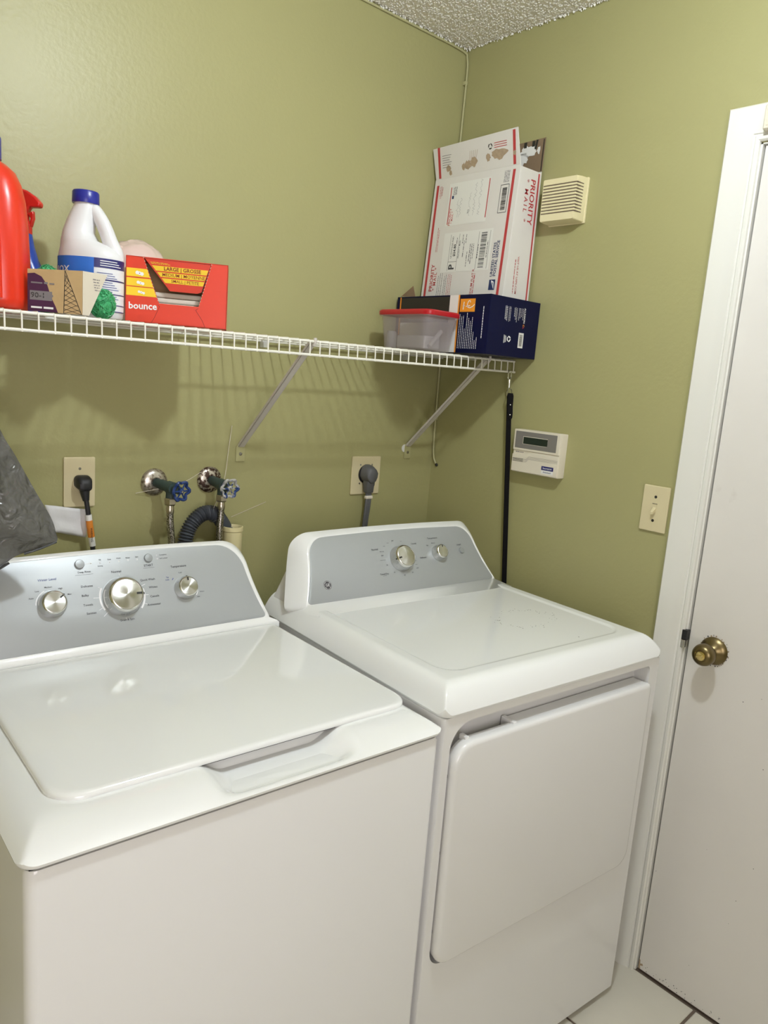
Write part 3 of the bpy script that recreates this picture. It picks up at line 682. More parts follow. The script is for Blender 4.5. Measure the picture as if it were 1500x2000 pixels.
MB().tube(tg[2:-3], 0.0074, 14).build('tag_band', 'orange', c1)
i0 = tg[3]; pw = Print((i0.x+0.003, i0.y-0.0078, i0.z-0.018), (0.06,0,-1), (1,0,0.06), 0.0002)
pw.text('blackprint', 'WARNING', 0.008, -0.001, 0.0068, bold=0.02); pw.build(c1, {'blackprint':'lettering'})
sheetm = MB(); nx, ny = 12, 8; vsx = []
for j in range(ny+1):
    for i in range(nx+1):
        u, v = i/nx, j/ny
        a = Vector((-0.080,-0.004,-0.050)).lerp(Vector((0.016,-0.008,-0.066)), u); b = Vector((-0.062,-0.004,-0.112)).lerp(Vector((0.008,-0.008,-0.130)), u)
        q = a.lerp(b, v); q.y += 0.006*noise.noise(Vector((u*4, v*3, 1.3))) + 0.002; vsx.append(q)
fsx = [(j*(nx+1)+i, j*(nx+1)+i+1, (j+1)*(nx+1)+i+1, (j+1)*(nx+1)+i) for j in range(ny) for i in range(nx)]
sheetm.add(vsx, fsx); sh_ = sheetm.build('paper_label', 'paper', c1, smooth=60)
md = sh_.modifiers.new('thick', 'SOLIDIFY'); md.thickness = 0.0006

o2 = empty('dryer_outlet', 'square ivory dryer outlet plate behind the dryer', 'outlet', (-0.2788, 0, 1.1889))
MB().prism(rrect(-0.055,0.055,-0.057,0.057,0.003,3), lambda u,v,t:(u,t,v), -0.0004, -0.006).build('plate', 'ivory', o2, smooth=0, bevel=0.002)
MB().lathe([(0.028,0.0055),(0.028,0.0085),(0.026,0.009),(0,0.009)], 32, frame_matrix((-0.002,0,0.004),(1,0,0),(0,0,1))).build('receptacle', 'black', o2)
for (u, v) in ((-0.024,0.032),(-0.024,-0.024),(0.021,0.032),(0.018,-0.024)): MB().lathe([(0.0025,0.0055),(0.0025,0.0068),(0,0.007)], 10, frame_matrix((u,0,v),(1,0,0),(0,0,1))).build('screw', 'screw', o2)
c2 = empty('power_cord', 'grey dryer power cord with a bulky angled plug', 'cord', (-0.283, -0.009, 1.196))
g = MB(); po_ = [(0.021*math.cos(2*PI*k/12+0.26)*(1.0 if k % 3 else 1.08), 0.026*math.sin(2*PI*k/12+0.26)) for k in range(12)]
g.rings([[(u*s, y, v*s+dz) for u, v in po_] for s, y, dz in ((1.02,0.0005,0),(1.08,-0.006,0),(1.05,-0.022,-0.001),(0.9,-0.034,-0.003),(0.62,-0.038,-0.004))])
g.rings([[(u*s, -0.018+v*s2, z) for u, v in rrect(-0.015,0.015,-0.013,0.013,0.006,4)] for s, s2, z in ((1.0,1.0,-0.012),(1.0,1.0,-0.032),(0.92,0.9,-0.036),(0.86,0.8,-0.054),(0.80,0.7,-0.0555))])
g.build('plug', 'greyplug', c2, smooth=40)
for k, dx in enumerate((-0.0068, 0, 0.0068)):
    MB().tube(catmull([(dx,-0.018,-0.050),(dx*0.9,-0.020,-0.070),(dx*0.9-0.003,-0.022,-0.100),(dx*0.8-0.007,-0.022,-0.145),(dx*0.8-0.009,-0.025,-0.20),(-0.01+dx,-0.06,-0.35)], 6), 0.0046, 10).build('conductor', 'greyplug', c2)
tb = MB(); tb.box(-0.0125,0.0125,-0.0270,-0.0140,-0.0745,-0.0645); tb.build('cord_label', 'sheet', c2, smooth=0, bevel=0.003)

def valve(x, z, label, esc, wheel_m, dv):
    V = empty('water_valve', label, 'valve', (x, 0, z), 0, 'washer water valves')
    E = MB().lathe([(0.0330,0),(0.0335,0.003),(0.031,0.007),(0.024,0.011),(0.0135,0.0135),(0.0130,0.011)], 36, frame_matrix((0,-0.0004,0),(1,0,0),(0,0,1))).build('escutcheon', esc, V)
    dv = Vector(dv).normalized()
    b = MB(); a0 = Vector((0.002,-0.010,0)); a1 = a0 + dv*0.058
    b.tube([tuple(a0 + dv*q) for q in (0,0.018,0.0185,0.046,0.0465,0.066,0.0665,0.088)], lambda t: 0.0110 if t < 0.2 else (0.0125 if t < 0.5 else (0.0150 if t < 0.8 else 0.0095)), 16)
    cpt = a0 + dv*0.055
    b.tube([tuple(cpt), tuple(cpt+Vector((-0.001,-0.001,-0.018))), tuple(cpt+Vector((-0.002,-0.002,-0.030)))], 0.0115, 14)
    b.build('valve_body', 'valve', V)
    c = a0 + dv*0.092
    U = dv.cross(Vector((0,0,1))).normalized(); 
    T = frame_matrix(c, -U, (-U).cross(-dv) * -1 if False else Vector((0,0,1)) - dv*dv.z)
    wm = MB(); R0 = 0.0215
    pts = []
    for k in range(73):
        a = 2*PI*k/72; r = R0*(1+0.11*math.cos(6*a)); pts.append((r*math.cos(a), r*math.sin(a), 0.002*math.cos(6*a)))
    wm.tube(pts, 0.0036, 8, False)
    for k in range(6):
        a = 2*PI*k/6; wm.tube([(0.004*math.cos(a),0.004*math.sin(a),0.001),(R0*1.05*math.cos(a),R0*1.05*math.sin(a),0)], 0.0021, 6)
    wm.lathe([(0.0065,-0.006),(0.0068,0.003),(0.004,0.0045),(0,0.0045)], 14)
    wm.xf(T); hw = wm.build('handwheel', wheel_m, V)
    MB().lathe([(0.003,0.004),(0.003,0.0065),(0,0.007)], 10, T).build('wheel_screw', 'screw', hw)
    return V, V.location + cpt + Vector((-0.002,-0.002,-0.028))
V1, p1 = valve(-0.946, 1.190, 'water valve with clean blue handwheel and chrome wall plate', 'escutcheon', 'bluewheel', (0.22,-0.97,-0.08))
V2, p2 = valve(-0.798, 1.192, 'water valve with chipped blue handwheel and pitted wall plate', 'escutcheon2', 'chipped', (0.0,-0.99,-0.08))
def hose(p0, label, dx, name='supply_hose'):
    Hh = empty(name, label, 'hose', tuple(p0), 0, 'braided supply hoses')
    n = MB(); n.lathe([(0.0125,0.004),(0.0145,0.002),(0.0145,-0.010),(0.0125,-0.013),(0.009,-0.014)], 6)
    n.build('hex_nut', 'nut', Hh, smooth=25)
    MB().lathe([(0.0088,-0.012),(0.0088,-0.018),(0.0098,-0.020),(0.0098,-0.030),(0.0090,-0.033)], 20).build('ferrule', 'nut', Hh)
    MB().tube(catmull([(0,0,-0.028),(dx*0.2,0,-0.055),(dx*0.7,-0.002,-0.09),(dx,-0.006,-0.14),(dx,-0.010,-0.20),(dx,-0.0,-0.32)], 7), 0.0084, 14).build('braided_hose', 'braid', Hh)
hose(p1, 'braided steel hose under the clean blue handwheel', 0.006)
hose(p2, 'braided steel hose under the chipped blue handwheel', -0.004)
DH = empty('drain_hose', 'grey corrugated drain hose arching into the cream standpipe', 'hose', (-0.880, -0.050, 0.85))
pth = catmull([(-0.010,0.0,0.0),(-0.008,0.0,0.10),(-0.006,0.0,0.18),(0.008,0.002,0.232),(0.040,0.004,0.262),(0.075,0.006,0.262),(0.102,0.010,0.236),(0.122,0.014,0.200),(0.136,0.018,0.150)], 34)
nn = len(pth)
MB().tube(pth, lambda t: 0.0172 + (0.0022*math.sin(t*nn*1.35) if t < 0.70 else (0.0022*math.sin(t*nn*0.5) if t > 0.80 else 0.001)), 18).build('corrugated_hose', 'hose', DH, smooth=60)
ti = MB(); ti.tube([(0.083+0.020*math.cos(a)*0.75, 0.007+0.019*math.sin(a), 0.255+0.020*math.cos(a)*0.7) for a in [2*PI*k/20 for k in range(21)]], 0.0012, 6, False); ti.build('cable_tie', 'greyplug', DH)
SP = empty('standpipe', 'cream plastic standpipe holding the drain hose', 'pipe', (-0.757, -0.058, 0))
MB().lathe([(0.0245,0.6),(0.0245,1.066),(0.0265,1.068),(0.0265,1.078),(0.0235,1.079),(0.0215,1.076),(0.0215,0.99)], 32).build('pipe', 'pipe', SP, smooth=35)
# loose threads of cobweb-like string on the wall
th = empty('loose_string', 'thin pale loose string draped between the valves and the wall', 'string', (0,0,0))
MB().tube(catmull([(-0.740,-0.004,1.330),(-0.748,-0.006,1.27),(-0.772,-0.03,1.19),(-0.815,-0.055,1.12)], 5), 0.0007, 5).build('string', 'sheet', th)
MB().tube(catmull([(-0.992,-0.003,1.165),(-0.90,-0.04,1.19),(-0.83,-0.02,1.215)], 5), 0.0006, 5).build('string', 'sheet', th)
MB().tube([(-0.73,-0.002,1.09),(-0.625,-0.002,1.125)], 0.0006, 5).build('string', 'sheet', th)

# ------------------------------------------------------------------ right wall devices
KP = empty('alarm_keypad', 'off-white alarm keypad with a dark screen on the right wall', 'keypad', (0, -0.431, 1.307))
# local frame: u = -y (to the right in view), v = z, out = -x
def RW(u, v, h): return (-h, -u, v)
kbm = MB(); ko = rrect(-0.080, 0.080, -0.0605, 0.0605, 0.003, 3)
kbm.rings([[RW(u,v,0.0004) for u,v in ko], [RW(u,v,0.024) for u,v in ko], [RW(u*0.985,v*0.98,0.028) for u,v in ko]]); kbm.build('housing', 'keypad', KP, smooth=25)
dr = MB(); ds = [(-0.080,-0.058),(0.078,-0.058),(0.078,0.000),(-0.020,0.000),(-0.034,-0.010),(-0.080,-0.010)]
dr.prism(ds, RW, 0.027, 0.0312); fd = dr.build('flip_door', 'keypad', KP, smooth=0, bevel=0.0012)
ub = MB(); ub.prism(rrect(-0.080,0.078,0.002,0.0605,0.002,3), RW, 0.027, 0.0312); ub.build('upper_cover', 'keypad', KP, smooth=0, bevel=0.0015)
bz = MB(); bz.prism(rrect(-0.0735,0.0675,0.0085,0.0555,0.001,2), RW, 0.0300, 0.0318); bz.build('screen_bezel', 'keypadgrey', KP, smooth=0)
sc = MB(); sc.prism([(-0.0465,0.0205),(0.0375,0.0205),(0.0375,0.0425),(-0.0465,0.0425)], RW, 0.0310, 0.0322); sc.build('screen_rim', 'keypad', KP, smooth=0)
sc = MB(); sc.prism([(-0.0450,0.0215),(0.0375,0.0215),(0.0375,0.0410),(-0.0450,0.0410)], RW, 0.0310, 0.0325); sc.build('screen', 'lcd', KP, smooth=0)
p = Print((-0.0312, 0, 0), (0,-1,0), (0,0,1), 0.0003)
for k in range(3):
    v = -0.022 - 0.0035*k
    p.line('greyprint', [(-0.079,v),(-0.030,v),(-0.021,v+0.009),(0.077,v+0.009)], 0.0006)
    p.rect('blackprint', -0.076, -0.040, v-0.0006, v+0.0009)
p.rect('labelnavy', 0.026, 0.066, -0.043, -0.032); p.rect('white', 0.026, 0.066, -0.053, -0.043)
p.text('inkwhite', 'SecurityLink', 0.046, -0.0375, 0.0062); p.text('labelnavy', 'Ameritech', 0.046, -0.0482, 0.0062)
p.build(KP, {'greyprint':'groove_lines','blackprint':'vent_slots','labelnavy':'sticker','white':'sticker_base','inkwhite':'sticker_lettering'})
p = Print((-0.0285, 0, 0), (0,-1,0), (0,0,1), 0.0003); p.greek('greyprint', -0.070, -0.042, -0.004, 0.0022, 3); p.build(KP, {'greyprint':'lettering'})

CH = empty('siren_box', 'cream louvred siren box on the right wall beside the mailing box', 'siren', (0, -0.427, 1.974))
cb_ = MB(); co = rrect(-0.057, 0.057, -0.058, 0.056, 0.003, 3)
cb_.rings([[RW(u,v,0.0004) for u,v in co], [RW(u,v,0.006) for u,v in co]]); cb_.build('back_plate', 'cream', CH, smooth=0, bevel=0.001)
cc = MB(); c0 = rrect(-0.056, 0.055, -0.056, 0.055, 0.004, 3)
cc.rings([[RW(u,v,0.005) for u,v in c0], [RW(u*0.985,v*0.985,0.030) for u,v in c0], [RW(u*0.965-0.001,v*0.96,0.046) for u,v in c0], [RW(u*0.95-0.001,v*0.945,0.049) for u,v in c0]]); cc.build('cover', 'cream', CH, smooth=25)
for k in range(10):
    v = 0.036 - 0.0078*k
    s = MB(); s.box(-0.0496, -0.022, -0.0549, 0.0525, v-0.0011, v+0.0011)
    s.build('louvre_slot', 'grout', CH, smooth=0)
    r_ = MB(); r_.box(-0.0510, -0.030, -0.0535, 0.0510, v+0.0013, v+0.0062); r_.build('louvre_slat', 'cream', CH, smooth=0, bevel=0.0008)

SW = empty('light_switch', 'ivory toggle light switch beside the door casing', 'switch', (0, -0.7904, 1.2141))
MB().prism(rrect(-0.035,0.035,-0.057,0.057,0.003,3), RW, 0.0004, 0.006).build('plate', 'ivory', SW, smooth=0, bevel=0.002)
MB().prism(rrect(-0.0055,0.0055,-0.012,0.012,0.001,2), RW, 0.0055, 0.0064).build('toggle_slot', 'ivory', SW, smooth=0)
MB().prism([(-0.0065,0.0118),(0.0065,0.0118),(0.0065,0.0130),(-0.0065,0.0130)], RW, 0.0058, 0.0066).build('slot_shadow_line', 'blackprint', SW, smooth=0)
tgm = MB(); tgm.rings([[RW(u,v-0.002,0.006) for u,v in rrect(-0.0045,0.0045,-0.006,0.006,0.001,2)], [RW(u*0.8,v*0.55-0.010,0.018) for u,v in rrect(-0.0045,0.0045,-0.006,0.006,0.001,2)]]); tgm.build('toggle', 'ivory', SW, smooth=0, bevel=0.0008)
for v in (0.0295, -0.0295): MB().lathe([(0.0036,0.0055),(0.0036,0.0066),(0,0.0068)], 12, frame_matrix((0,0,v),(0,-1,0),(0,0,1))).build('screw', 'blackprint', SW)

# leash hanging from the end of the shelf
LE = empty('dog_leash', 'black leather leash clipped to the right end of the wire shelf', 'leash', (-0.030, -0.308, 1.520))
hk = MB(); hk.tube(catmull([(0.006,-0.002,0.004),(0.007,-0.002,-0.010),(0.002,-0.002,-0.018),(-0.005,-0.002,-0.012),(-0.006,-0.002,0.000),(-0.003,-0.002,0.007),(0.003,-0.002,0.008)], 6), 0.0020, 8)
hk.tube([(0.001,-0.002,-0.017),(0.002,-0.003,-0.040)], lambda t: 0.0048-0.0012*t, 12); hk.build('snap_hook', 'chrome', LE)
MB().tube([(0.005,-0.002,-0.022),(0.0085,-0.002,-0.023)], 0.0018, 8).build('hook_thumb_piece', 'chrome', LE)
rg = MB(); rg.tube(catmull([(-0.008,-0.006,-0.064),(-0.0085,-0.006,-0.054),(-0.004,-0.005,-0.043),(0.003,-0.004,-0.041),(0.010,-0.006,-0.045),(0.0125,-0.007,-0.054),(0.012,-0.007,-0.064)], 6), 0.0016, 8); rg.build('ring', 'chrome', LE)
def strap(path, wdt, th):
    mb = MB(); rs = []
    for x, y, z, ww in path:
        ux, uy = 0.80, -0.60
        rs.append([(x-ux*ww, y-uy*ww, z), (x+ux*ww, y+uy*ww, z), (x+ux*ww+uy*th, y+uy*ww-ux*th, z), (x-ux*ww+uy*th, y-uy*ww-ux*th, z)])
    mb.rings(rs); return mb
strap([(0.003+0.016*t, -0.006-0.046*t, -0.060-0.60*t, 0.0072) for t in [k/20 for k in range(21)]], 0.008, 0.003).build('strap', 'leather', LE, smooth=30, bevel=0.0008)
tp = strap([(0.003,-0.0095,-0.055,0.0070),(0.003,-0.0105,-0.062,0.0088),(0.0035,-0.011,-0.080,0.0088),(0.004,-0.012,-0.092,0.0078),(0.005,-0.014,-0.112,0.0074),(0.0058,-0.0152,-0.124,0.0060),(0.006,-0.0155,-0.129,0.0030)], 0.008, 0.003).build('strap_fold', 'leather', LE, smooth=30, bevel=0.0008)
for z, y in ((-0.088,-0.0120), (-0.116,-0.0145)):
    MB().lathe([(0.0020,0.002),(0.0018,0.0042),(0,0.0046)], 12, frame_matrix((0.0042, y, z), (0.80,-0.60,0), (0,0,1))).build('rivet', 'chrome', tp)

# ------------------------------------------------------------------ plastic bag hanging at the left
BG = empty('plastic_bag', 'crumpled smoky grey plastic bag hanging at the left above the washing machine', 'bag', (-1.52, -0.335, 1.10))
fr_ = [(0.080,0.42),(0.110,0.34),(0.145,0.245),(0.168,0.202),(0.200,0.139),(0.226,0.091),(0.235,0.062),(0.234,0.042),(0.185,0.030),(0.163,0.022),(0.135,0.005),(0.05,-0.02),(-0.06,-0.02),(-0.16,0.01),(-0.20,0.08),(-0.19,0.19),(-0.13,0.29),(-0.03,0.38),(0.0,0.42)]
fr_ = [(q.x, q.y) for q in catmull([(a, b, 0) for a, b in fr_+[fr_[0]]], 4)][:-1]
cx_, cz_ = 0.02, 0.14; lay = MB(); NL = 9
def bagpt(u, v, s, side):
    x = cx_+(u-cx_)*s; z = cz_+(v-cz_)*s
    th = 0.055*(1-s**2.2); nz = noise.noise(Vector((x*18, z*18, side*3.1)))*0.020 + noise.noise(Vector((x*45, z*22, side*7.7)))*0.010
    nz += 0.016*math.sin((x*0.8+z)*70 + 3*noise.noise(Vector((x*9,z*9,2))))*(1-s*0.6)
    return (x, side*(th+0.0008) + nz*(1-s**6) , z)
rings = [[bagpt(u, v, k/NL, -1) for u, v in fr_] for k in range(1, NL+1)] + [[bagpt(u, v, k/NL, 1) for u, v in fr_] for k in range(NL, 0, -1)]
lay.rings(rings); lay.build('bag_body', 'bag', BG, smooth=28)
hm = MB(); hm.tube(catmull([(0.236,-0.001,0.044),(0.205,-0.003,0.034),(0.180,-0.004,0.028)], 4), 0.0022, 6); hm.tube(catmull([(0.155,-0.004,0.014),(0.135,-0.005,0.004),(0.10,-0.005,-0.006)], 4), 0.0022, 6)
hm.build('bag_hem', 'bagdark', BG)
for dx in (-0.02, 0.045):
    MB().tube(catmull([(dx,0,0.40),(dx+0.005,0.01,0.435),(dx+0.008,0.026,0.4530),(dx+0.010,0.045,0.43),(dx+0.012,0.03,0.40)], 5), 0.006, 8).build('bag_handle', 'bag', BG)

# ------------------------------------------------------------------ things on the shelf
def loft(secs, n=40, pw=2.0):
    """stack of super-ellipse sections: (z, cx, cy, rx, ry)"""
    rs = []
    for z, cx, cy, rx, ry in secs:
        r = []
        for k in range(n):
            a = 2*PI*k/n; c, s = math.cos(a), math.sin(a)
            r.append((cx + rx*math.copysign(abs(c)**(2/pw), c), cy + ry*math.copysign(abs(s)**(2/pw), s), z))
        rs.append(r)
    return rs
RZ = -0.72
# red detergent jug
JX, JY = -1.361, -0.160
J = empty('detergent_jug', 'big red detergent jug with blue cap at the left end of the shelf', 'jug', (JX, JY, sz(JX)+0.0006), RZ)
jb = MB(); jb.rings(loft([(0,0,0,0.078,0.046),(0.004,0,0,0.084,0.050),(0.02,0,0,0.087,0.052),(0.09,0,0,0.086,0.052),(0.15,0,0,0.083,0.050),(0.190,0.001,0,0.078,0.047),(0.218,0.003,0,0.069,0.043),(0.238,0.006,0,0.056,0.037),(0.250,0.008,0,0.040,0.030),(0.256,0.008,0,0.028,0.026),(0.274,0.008,0,0.026,0.026)], 44, 2.6))
jb.build('jug_body', 'red_jug', J, smooth=50)
MB().rings(loft([(0.018,0.060,-0.0455,0.003,0.006),(0.10,0.0585,-0.046,0.0032,0.006),(0.18,0.052,-0.042,0.003,0.006)], 12)).build('sight_strip', 'red_jug', J)
MB().lathe([(0.031,0.0),(0.031,0.035),(0.029,0.040),(0,0.041)], 32, Matrix.Translation((0.008,0,0.2585))).build('cap', 'bluecap', J)
# spray bottle
B = empty('spray_bottle', 'blue spray bottle with red trigger head behind the red jug', 'bottle', (-1.254, -0.080, sz(-1.262)+0.0006), RZ)
MB().rings(loft([(0,0,0,0.034,0.026),(0.004,0,0,0.038,0.029),(0.06,0,0,0.037,0.029),(0.085,-0.002,0,0.031,0.026),(0.105,-0.006,0,0.025,0.023),(0.130,-0.008,0,0.019,0.019),(0.150,-0.008,0,0.0155,0.0155),(0.160,-0.008,0,0.014,0.014)], 36, 2.2)).build('bottle_body', 'blue_bottle', B, smooth=50)
hd = MB(); hd.lathe([(0.0155,0.150),(0.0155,0.172),(0.011,0.176),(0.010,0.195)], 20, Matrix.Translation((-0.008,0,0)))
hp = [(-0.030,0.186),(-0.002,0.184),(0.006,0.202),(0.026,0.203),(0.028,0.211),(0.018,0.222),(0.002,0.232),(-0.020,0.238),(-0.034,0.232)]
hd.prism(hp, lambda u,v,t:(u,t,v), -0.009, 0.009); hd.build('spray_head', 'trigger', B, smooth=35, bevel=0.003)
MB().prism([(0.002,0.190),(0.012,0.196),(0.013,0.182),(0.008,0.166),(0.004,0.168),(0.007,0.182)], lambda u,v,t:(u,t,v), -0.005, 0.005).build('trigger', 'trigger', B, smooth=35, bevel=0.0012)
# bleach bottle
BL = empty('bleach_bottle', 'white bleach bottle with blue cap and handle behind the cardboard flap', 'bottle', (-1.166, -0.1775, sz(-1.166)+0.0006), RZ)
bb = MB()
bb.rings(loft([(0,0,0,0.056,0.040),(0.004,0,0,0.060,0.043),(0.02,0,0,0.0615,0.0445),(0.1135,0,0,0.0615,0.0445),(0.122,0,0,0.0600,0.044),(0.131,-0.003,0,0.055,0.042),(0.138,-0.010,0,0.0480,0.038),(0.146,-0.0215,0,0.0345,0.035),(0.160,-0.0245,0,0.0290,0.031),(0.180,-0.0205,0,0.0262,0.027),(0.195,-0.0165,0,0.0238,0.024),(0.207,-0.013,0,0.0210,0.0215),(0.214,-0.012,0,0.0200,0.0200),(0.225,-0.012,0,0.0195,0.0195)], 44, 2.15))
bb.tube(catmull([(-0.010,0,0.210),(0.004,0,0.204),(0.0165,0,0.188),(0.027,0,0.168),(0.036,0,0.146),(0.0455,0,0.126),(0.047,0,0.112)], 6), lambda t: 0.0118+0.0042*t, 14)
bb.build('bottle_body', 'hdpe', BL, smooth=60)
MB().lathe([(0.0245,0),(0.0250,0.002),(0.0245,0.020),(0.0230,0.0225),(0,0.023)], 36, Matrix.Translation((-0.012,0,0.2135))).build('cap', 'bluecap', BL)
def wrap(name, m, a0, a1, z0, z1, lift=0.0006, n=20, par=None, rx=0.0615, ry=0.0445):
    mb = MB(); vs = []
    for k in range(n+1):
        a = a0+(a1-a0)*k/n; c, s = math.cos(a), math.sin(a)
        x = (rx+lift)*math.copysign(abs(c)**(2/2.15), c); y = (ry+lift)*math.copysign(abs(s)**(2/2.15), s)
        vs += [(x,y,z0),(x,y,z1)]
    mb.add(vs, [(2*k,2*k+2,2*k+3,2*k+1) for k in range(n)]); return mb.build(name, m, par or BL, smooth=60)
lab = wrap('label', 'labelwhite', PI*0.98, PI*2.02, 0.014, 0.113, 0.0005)
wrap('label_front', 'labelblue', PI*0.98, PI*1.60, 0.050, 0.1115, 0.0010, par=lab)
wrap('label_stripe', 'labelnavy', PI*1.60, PI*2.02, 0.094, 0.1115, 0.0010, par=lab)
for k, z in enumerate((0.071, 0.046, 0.026, 0.014)): wrap('label_rule', 'labelnavy', PI*1.62, PI*2.02, z, z+0.0016+0.0008*(k == 0), 0.0012, par=lab)
for k in range(13): wrap('small_print', 'inkblue', PI*1.63, PI*(1.80+0.03*((k*7) % 4)), 0.0335+0.0042*k, 0.0347+0.0042*k, 0.0011, 8, par=lab)
for k in range(3): wrap('small_print', 'inkwhite', PI*1.66, PI*(1.92-0.03*k), 0.0975+0.0042*k, 0.0989+0.0042*k, 0.0014, 8, par=lab)
def wrap_text(sn, m, ac, zc, size, lift, par):
    vs, fs = text_mesh(sn, 0.02); mb = MB(); o = []
    for x, y, _ in vs:
        a = ac + x*size/0.055; c, s = math.cos(a), math.sin(a)
        o.append(((0.0615+lift)*math.copysign(abs(c)**(2/2.15), c), (0.0445+lift)*math.copysign(abs(s)**(2/2.15), s), zc+y*size))
    mb.add(o, fs); mb.build('lettering', m, par, smooth=0)
mb = MB(); vs = []
for k in range(9):
    a = PI*0.98+(PI*0.30)*k/8; c, s = math.cos(a), math.sin(a); x, y = 0.0629*math.copysign(abs(c)**(2/2.15), c), 0.0459*math.copysign(abs(s)**(2/2.15), s)
    zt_ = 0.1105-0.0050*k; vs += [(x,y,zt_-0.010),(x,y,zt_)]
mb.add(vs, [(2*k,2*k+2,2*k+3,2*k+1) for k in range(8)]); mb.build('label_chevron', 'labelred', lab, smooth=0)
wrap_text('CLOROX', 'inkwhite', PI*1.17, 0.0865, 0.017, 0.0016, lab)

# torn cardboard package with net scrubber
CP = empty('torn_carton', 'torn tan cardboard package with black lattice print at the shelf front', 'carton', (-1.222, -0.285, sz(-1.22)+0.0006)); CP.scale = (1, 1, 0.90)
A, Bp, C = (-0.078, 0.052), (0, 0), (0.045, 0.010)
def card(poly, p0, p1, m, name, th=0.0012):
    d = Vector((p1[0]-p0[0], p1[1]-p0[1], 0)).normalized(); nr = Vector((d.y, -d.x, 0)); mb = MB()
    mb.prism(poly, lambda u, v, t: tuple(Vector((p0[0], p0[1], 0)) + d*u + Vector((0,0,v)) + nr*t), 0, th)
    return mb.build(name, m, CP, smooth=0), d, nr
o, d, nr = card([(0,0),(0.094,0),(0.094,0.086),(0,0.081)], A, Bp, 'kraft', 'front_panel')
p = Print((A[0]+nr.x*0.0012, A[1]+nr.y*0.0012, 0), d, (0,0,1), 0.0003)
p.poly('magenta', [(0.0,0.0),(0.052,0.0),(0.048,0.012),(0.040,0.030),(0.034,0.052),(0.024,0.068),(0.012,0.074),(0.0,0.072)])
p.rect('greyprint', 0.004, 0.042, 0.022, 0.040, 0.0002)
p.text('blackprint', '90-1', 0.018, 0.031, 0.014, h=0.0004)
for k in range(3): p.greek('inkwhite' if k == 0 else 'greyprint', 0.006, 0.046, 0.006+0.024*k, 0.004, 20+k, 0.0004)
tri = [(0.064,0.084),(0.062,0.0),(0.093,0.0)]
p.line('blackprint', [tri[0], tri[1]], 0.0011); p.line('blackprint', [tri[0], tri[2]], 0.0011)
for k in range(1, 9):
    t = k/9
    l = Vector(tri[0]).lerp(Vector(tri[1]), t); r2 = Vector(tri[0]).lerp(Vector(tri[2]), min(1, t+0.16)); r3 = Vector(tri[0]).lerp(Vector(tri[2]), t); l3 = Vector(tri[0]).lerp(Vector(tri[1]), min(1, t+0.16))
    p.line('blackprint', [tuple(l), tuple(r2)], 0.0008); p.line('blackprint', [tuple(r3), tuple(l3)], 0.0008)
p.build(CP, {'magenta':'purple_print','greyprint':'grey_print','blackprint':'lattice_print','inkwhite':'small_print'})
o, d, nr = card([(0.0,0),(0.013,0.0),(0.050,0.086),(0.0,0.086)], Bp, C, 'kraftpale', 'torn_flap')
p = Print((nr.x*0.0012, nr.y*0.0012, 0), d, (0,0,1), 0.0003)
for k in range(5): p.greek('greyprint', 0.020+0.001*k, 0.034, 0.072-0.0052*k, 0.0020, 40+k)
p.build(CP, {'greyprint':'small_print'})
def lump(r, sub, amp, sc, sq=(1,1,1), seed=0):
    b = bmesh.new(); bmesh.ops.create_icosphere(b, subdivisions=sub, radius=1)
    vs = []
    for v in b.verts:
        k = 1+amp*noise.noise(v.co*sc+Vector((seed, seed*2, 0)))+amp*0.5*noise.noise(v.co*sc*2.7+Vector((0, seed, 4)))
        vs.append((v.co.x*r*sq[0]*k, v.co.y*r*sq[1]*k, v.co.z*r*sq[2]*k))
    fs = [tuple(v.index for v in f.verts) for f in b.faces]; b.free(); return MB().add(vs, fs)
def netball(root, r, sq, seed):
    lump(r, 4, 0.22, 2.2, sq, seed).build('net_core', 'greennet', root, smooth=25)
    nm = MB(); rr = random.Random(seed)
    for k in range(26):
        a = Vector((rr.gauss(0,1), rr.gauss(0,1), rr.gauss(0,1))).normalized(); u = a.orthogonal().normalized(); v = a.cross(u); ph = rr.uniform(0, 6)
        nm.tube([tuple(Vector(((u*math.cos(t)+v*math.sin(t)).x*sq[0], (u*math.cos(t)+v*math.sin(t)).y*sq[1], (u*math.cos(t)+v*math.sin(t)).z*sq[2]))*r*(1.04+0.07*math.sin(5*t+ph))) for t in [2*PI*j/28 for j in range(29)]], 0.0007, 4, False)
    nm.build('net_strands', 'greennet', root)
G1 = empty('net_scrubber', 'round green net scrubber beside the torn cardboard flap', 'scrubber', (-1.173, -0.253, sz(-1.17)+0.026))
netball(G1, 0.0225, (1.0,1.0,1.15), 3)
G2 = empty('net_scrubber', 'pale green net scrubber peeking over the torn cardboard package', 'scrubber', (-1.256, -0.205, sz(-1.27)+0.043))
netball(G2, 0.026, (1,0.9,1.6), 9)

# pink plastic bag between bottle and box
PB = empty('bread_bag', 'pale pink translucent plastic bag bunched behind the red dryer-sheet box', 'bag', (-1.030, -0.075, sz(-1.03)+0.0005))
lump(1.0, 4, 0.10, 2.4, (0.074, 0.052, 0.086), 5).xf(Matrix.Translation((0,0,0.091))).build('bag_body', 'pinkbag', PB, smooth=40)
lump(1.0, 3, 0.25, 2.0, (0.022, 0.018, 0.034), 8).xf(Matrix.Translation((-0.055,-0.008,0.135))).build('bag_tail', 'pinkbag', PB, smooth=40)

# dryer-sheet box
BX = empty('dryer_sheet_box', 'open orange-red dryer sheet box with yellow size bands', 'box', (-1.1068, -0.1998, sz(-1.0)+0.001), -0.529)
BW, BH, BD = 0.198, 0.127, 0.088
hole = [(0.0335,0.1262),(0.065,0.040),(0.142,0.040),(0.165,0.1255)]
bo = MB(); th = 0.0014
def bxp(u, y, v): return (u, y, v)
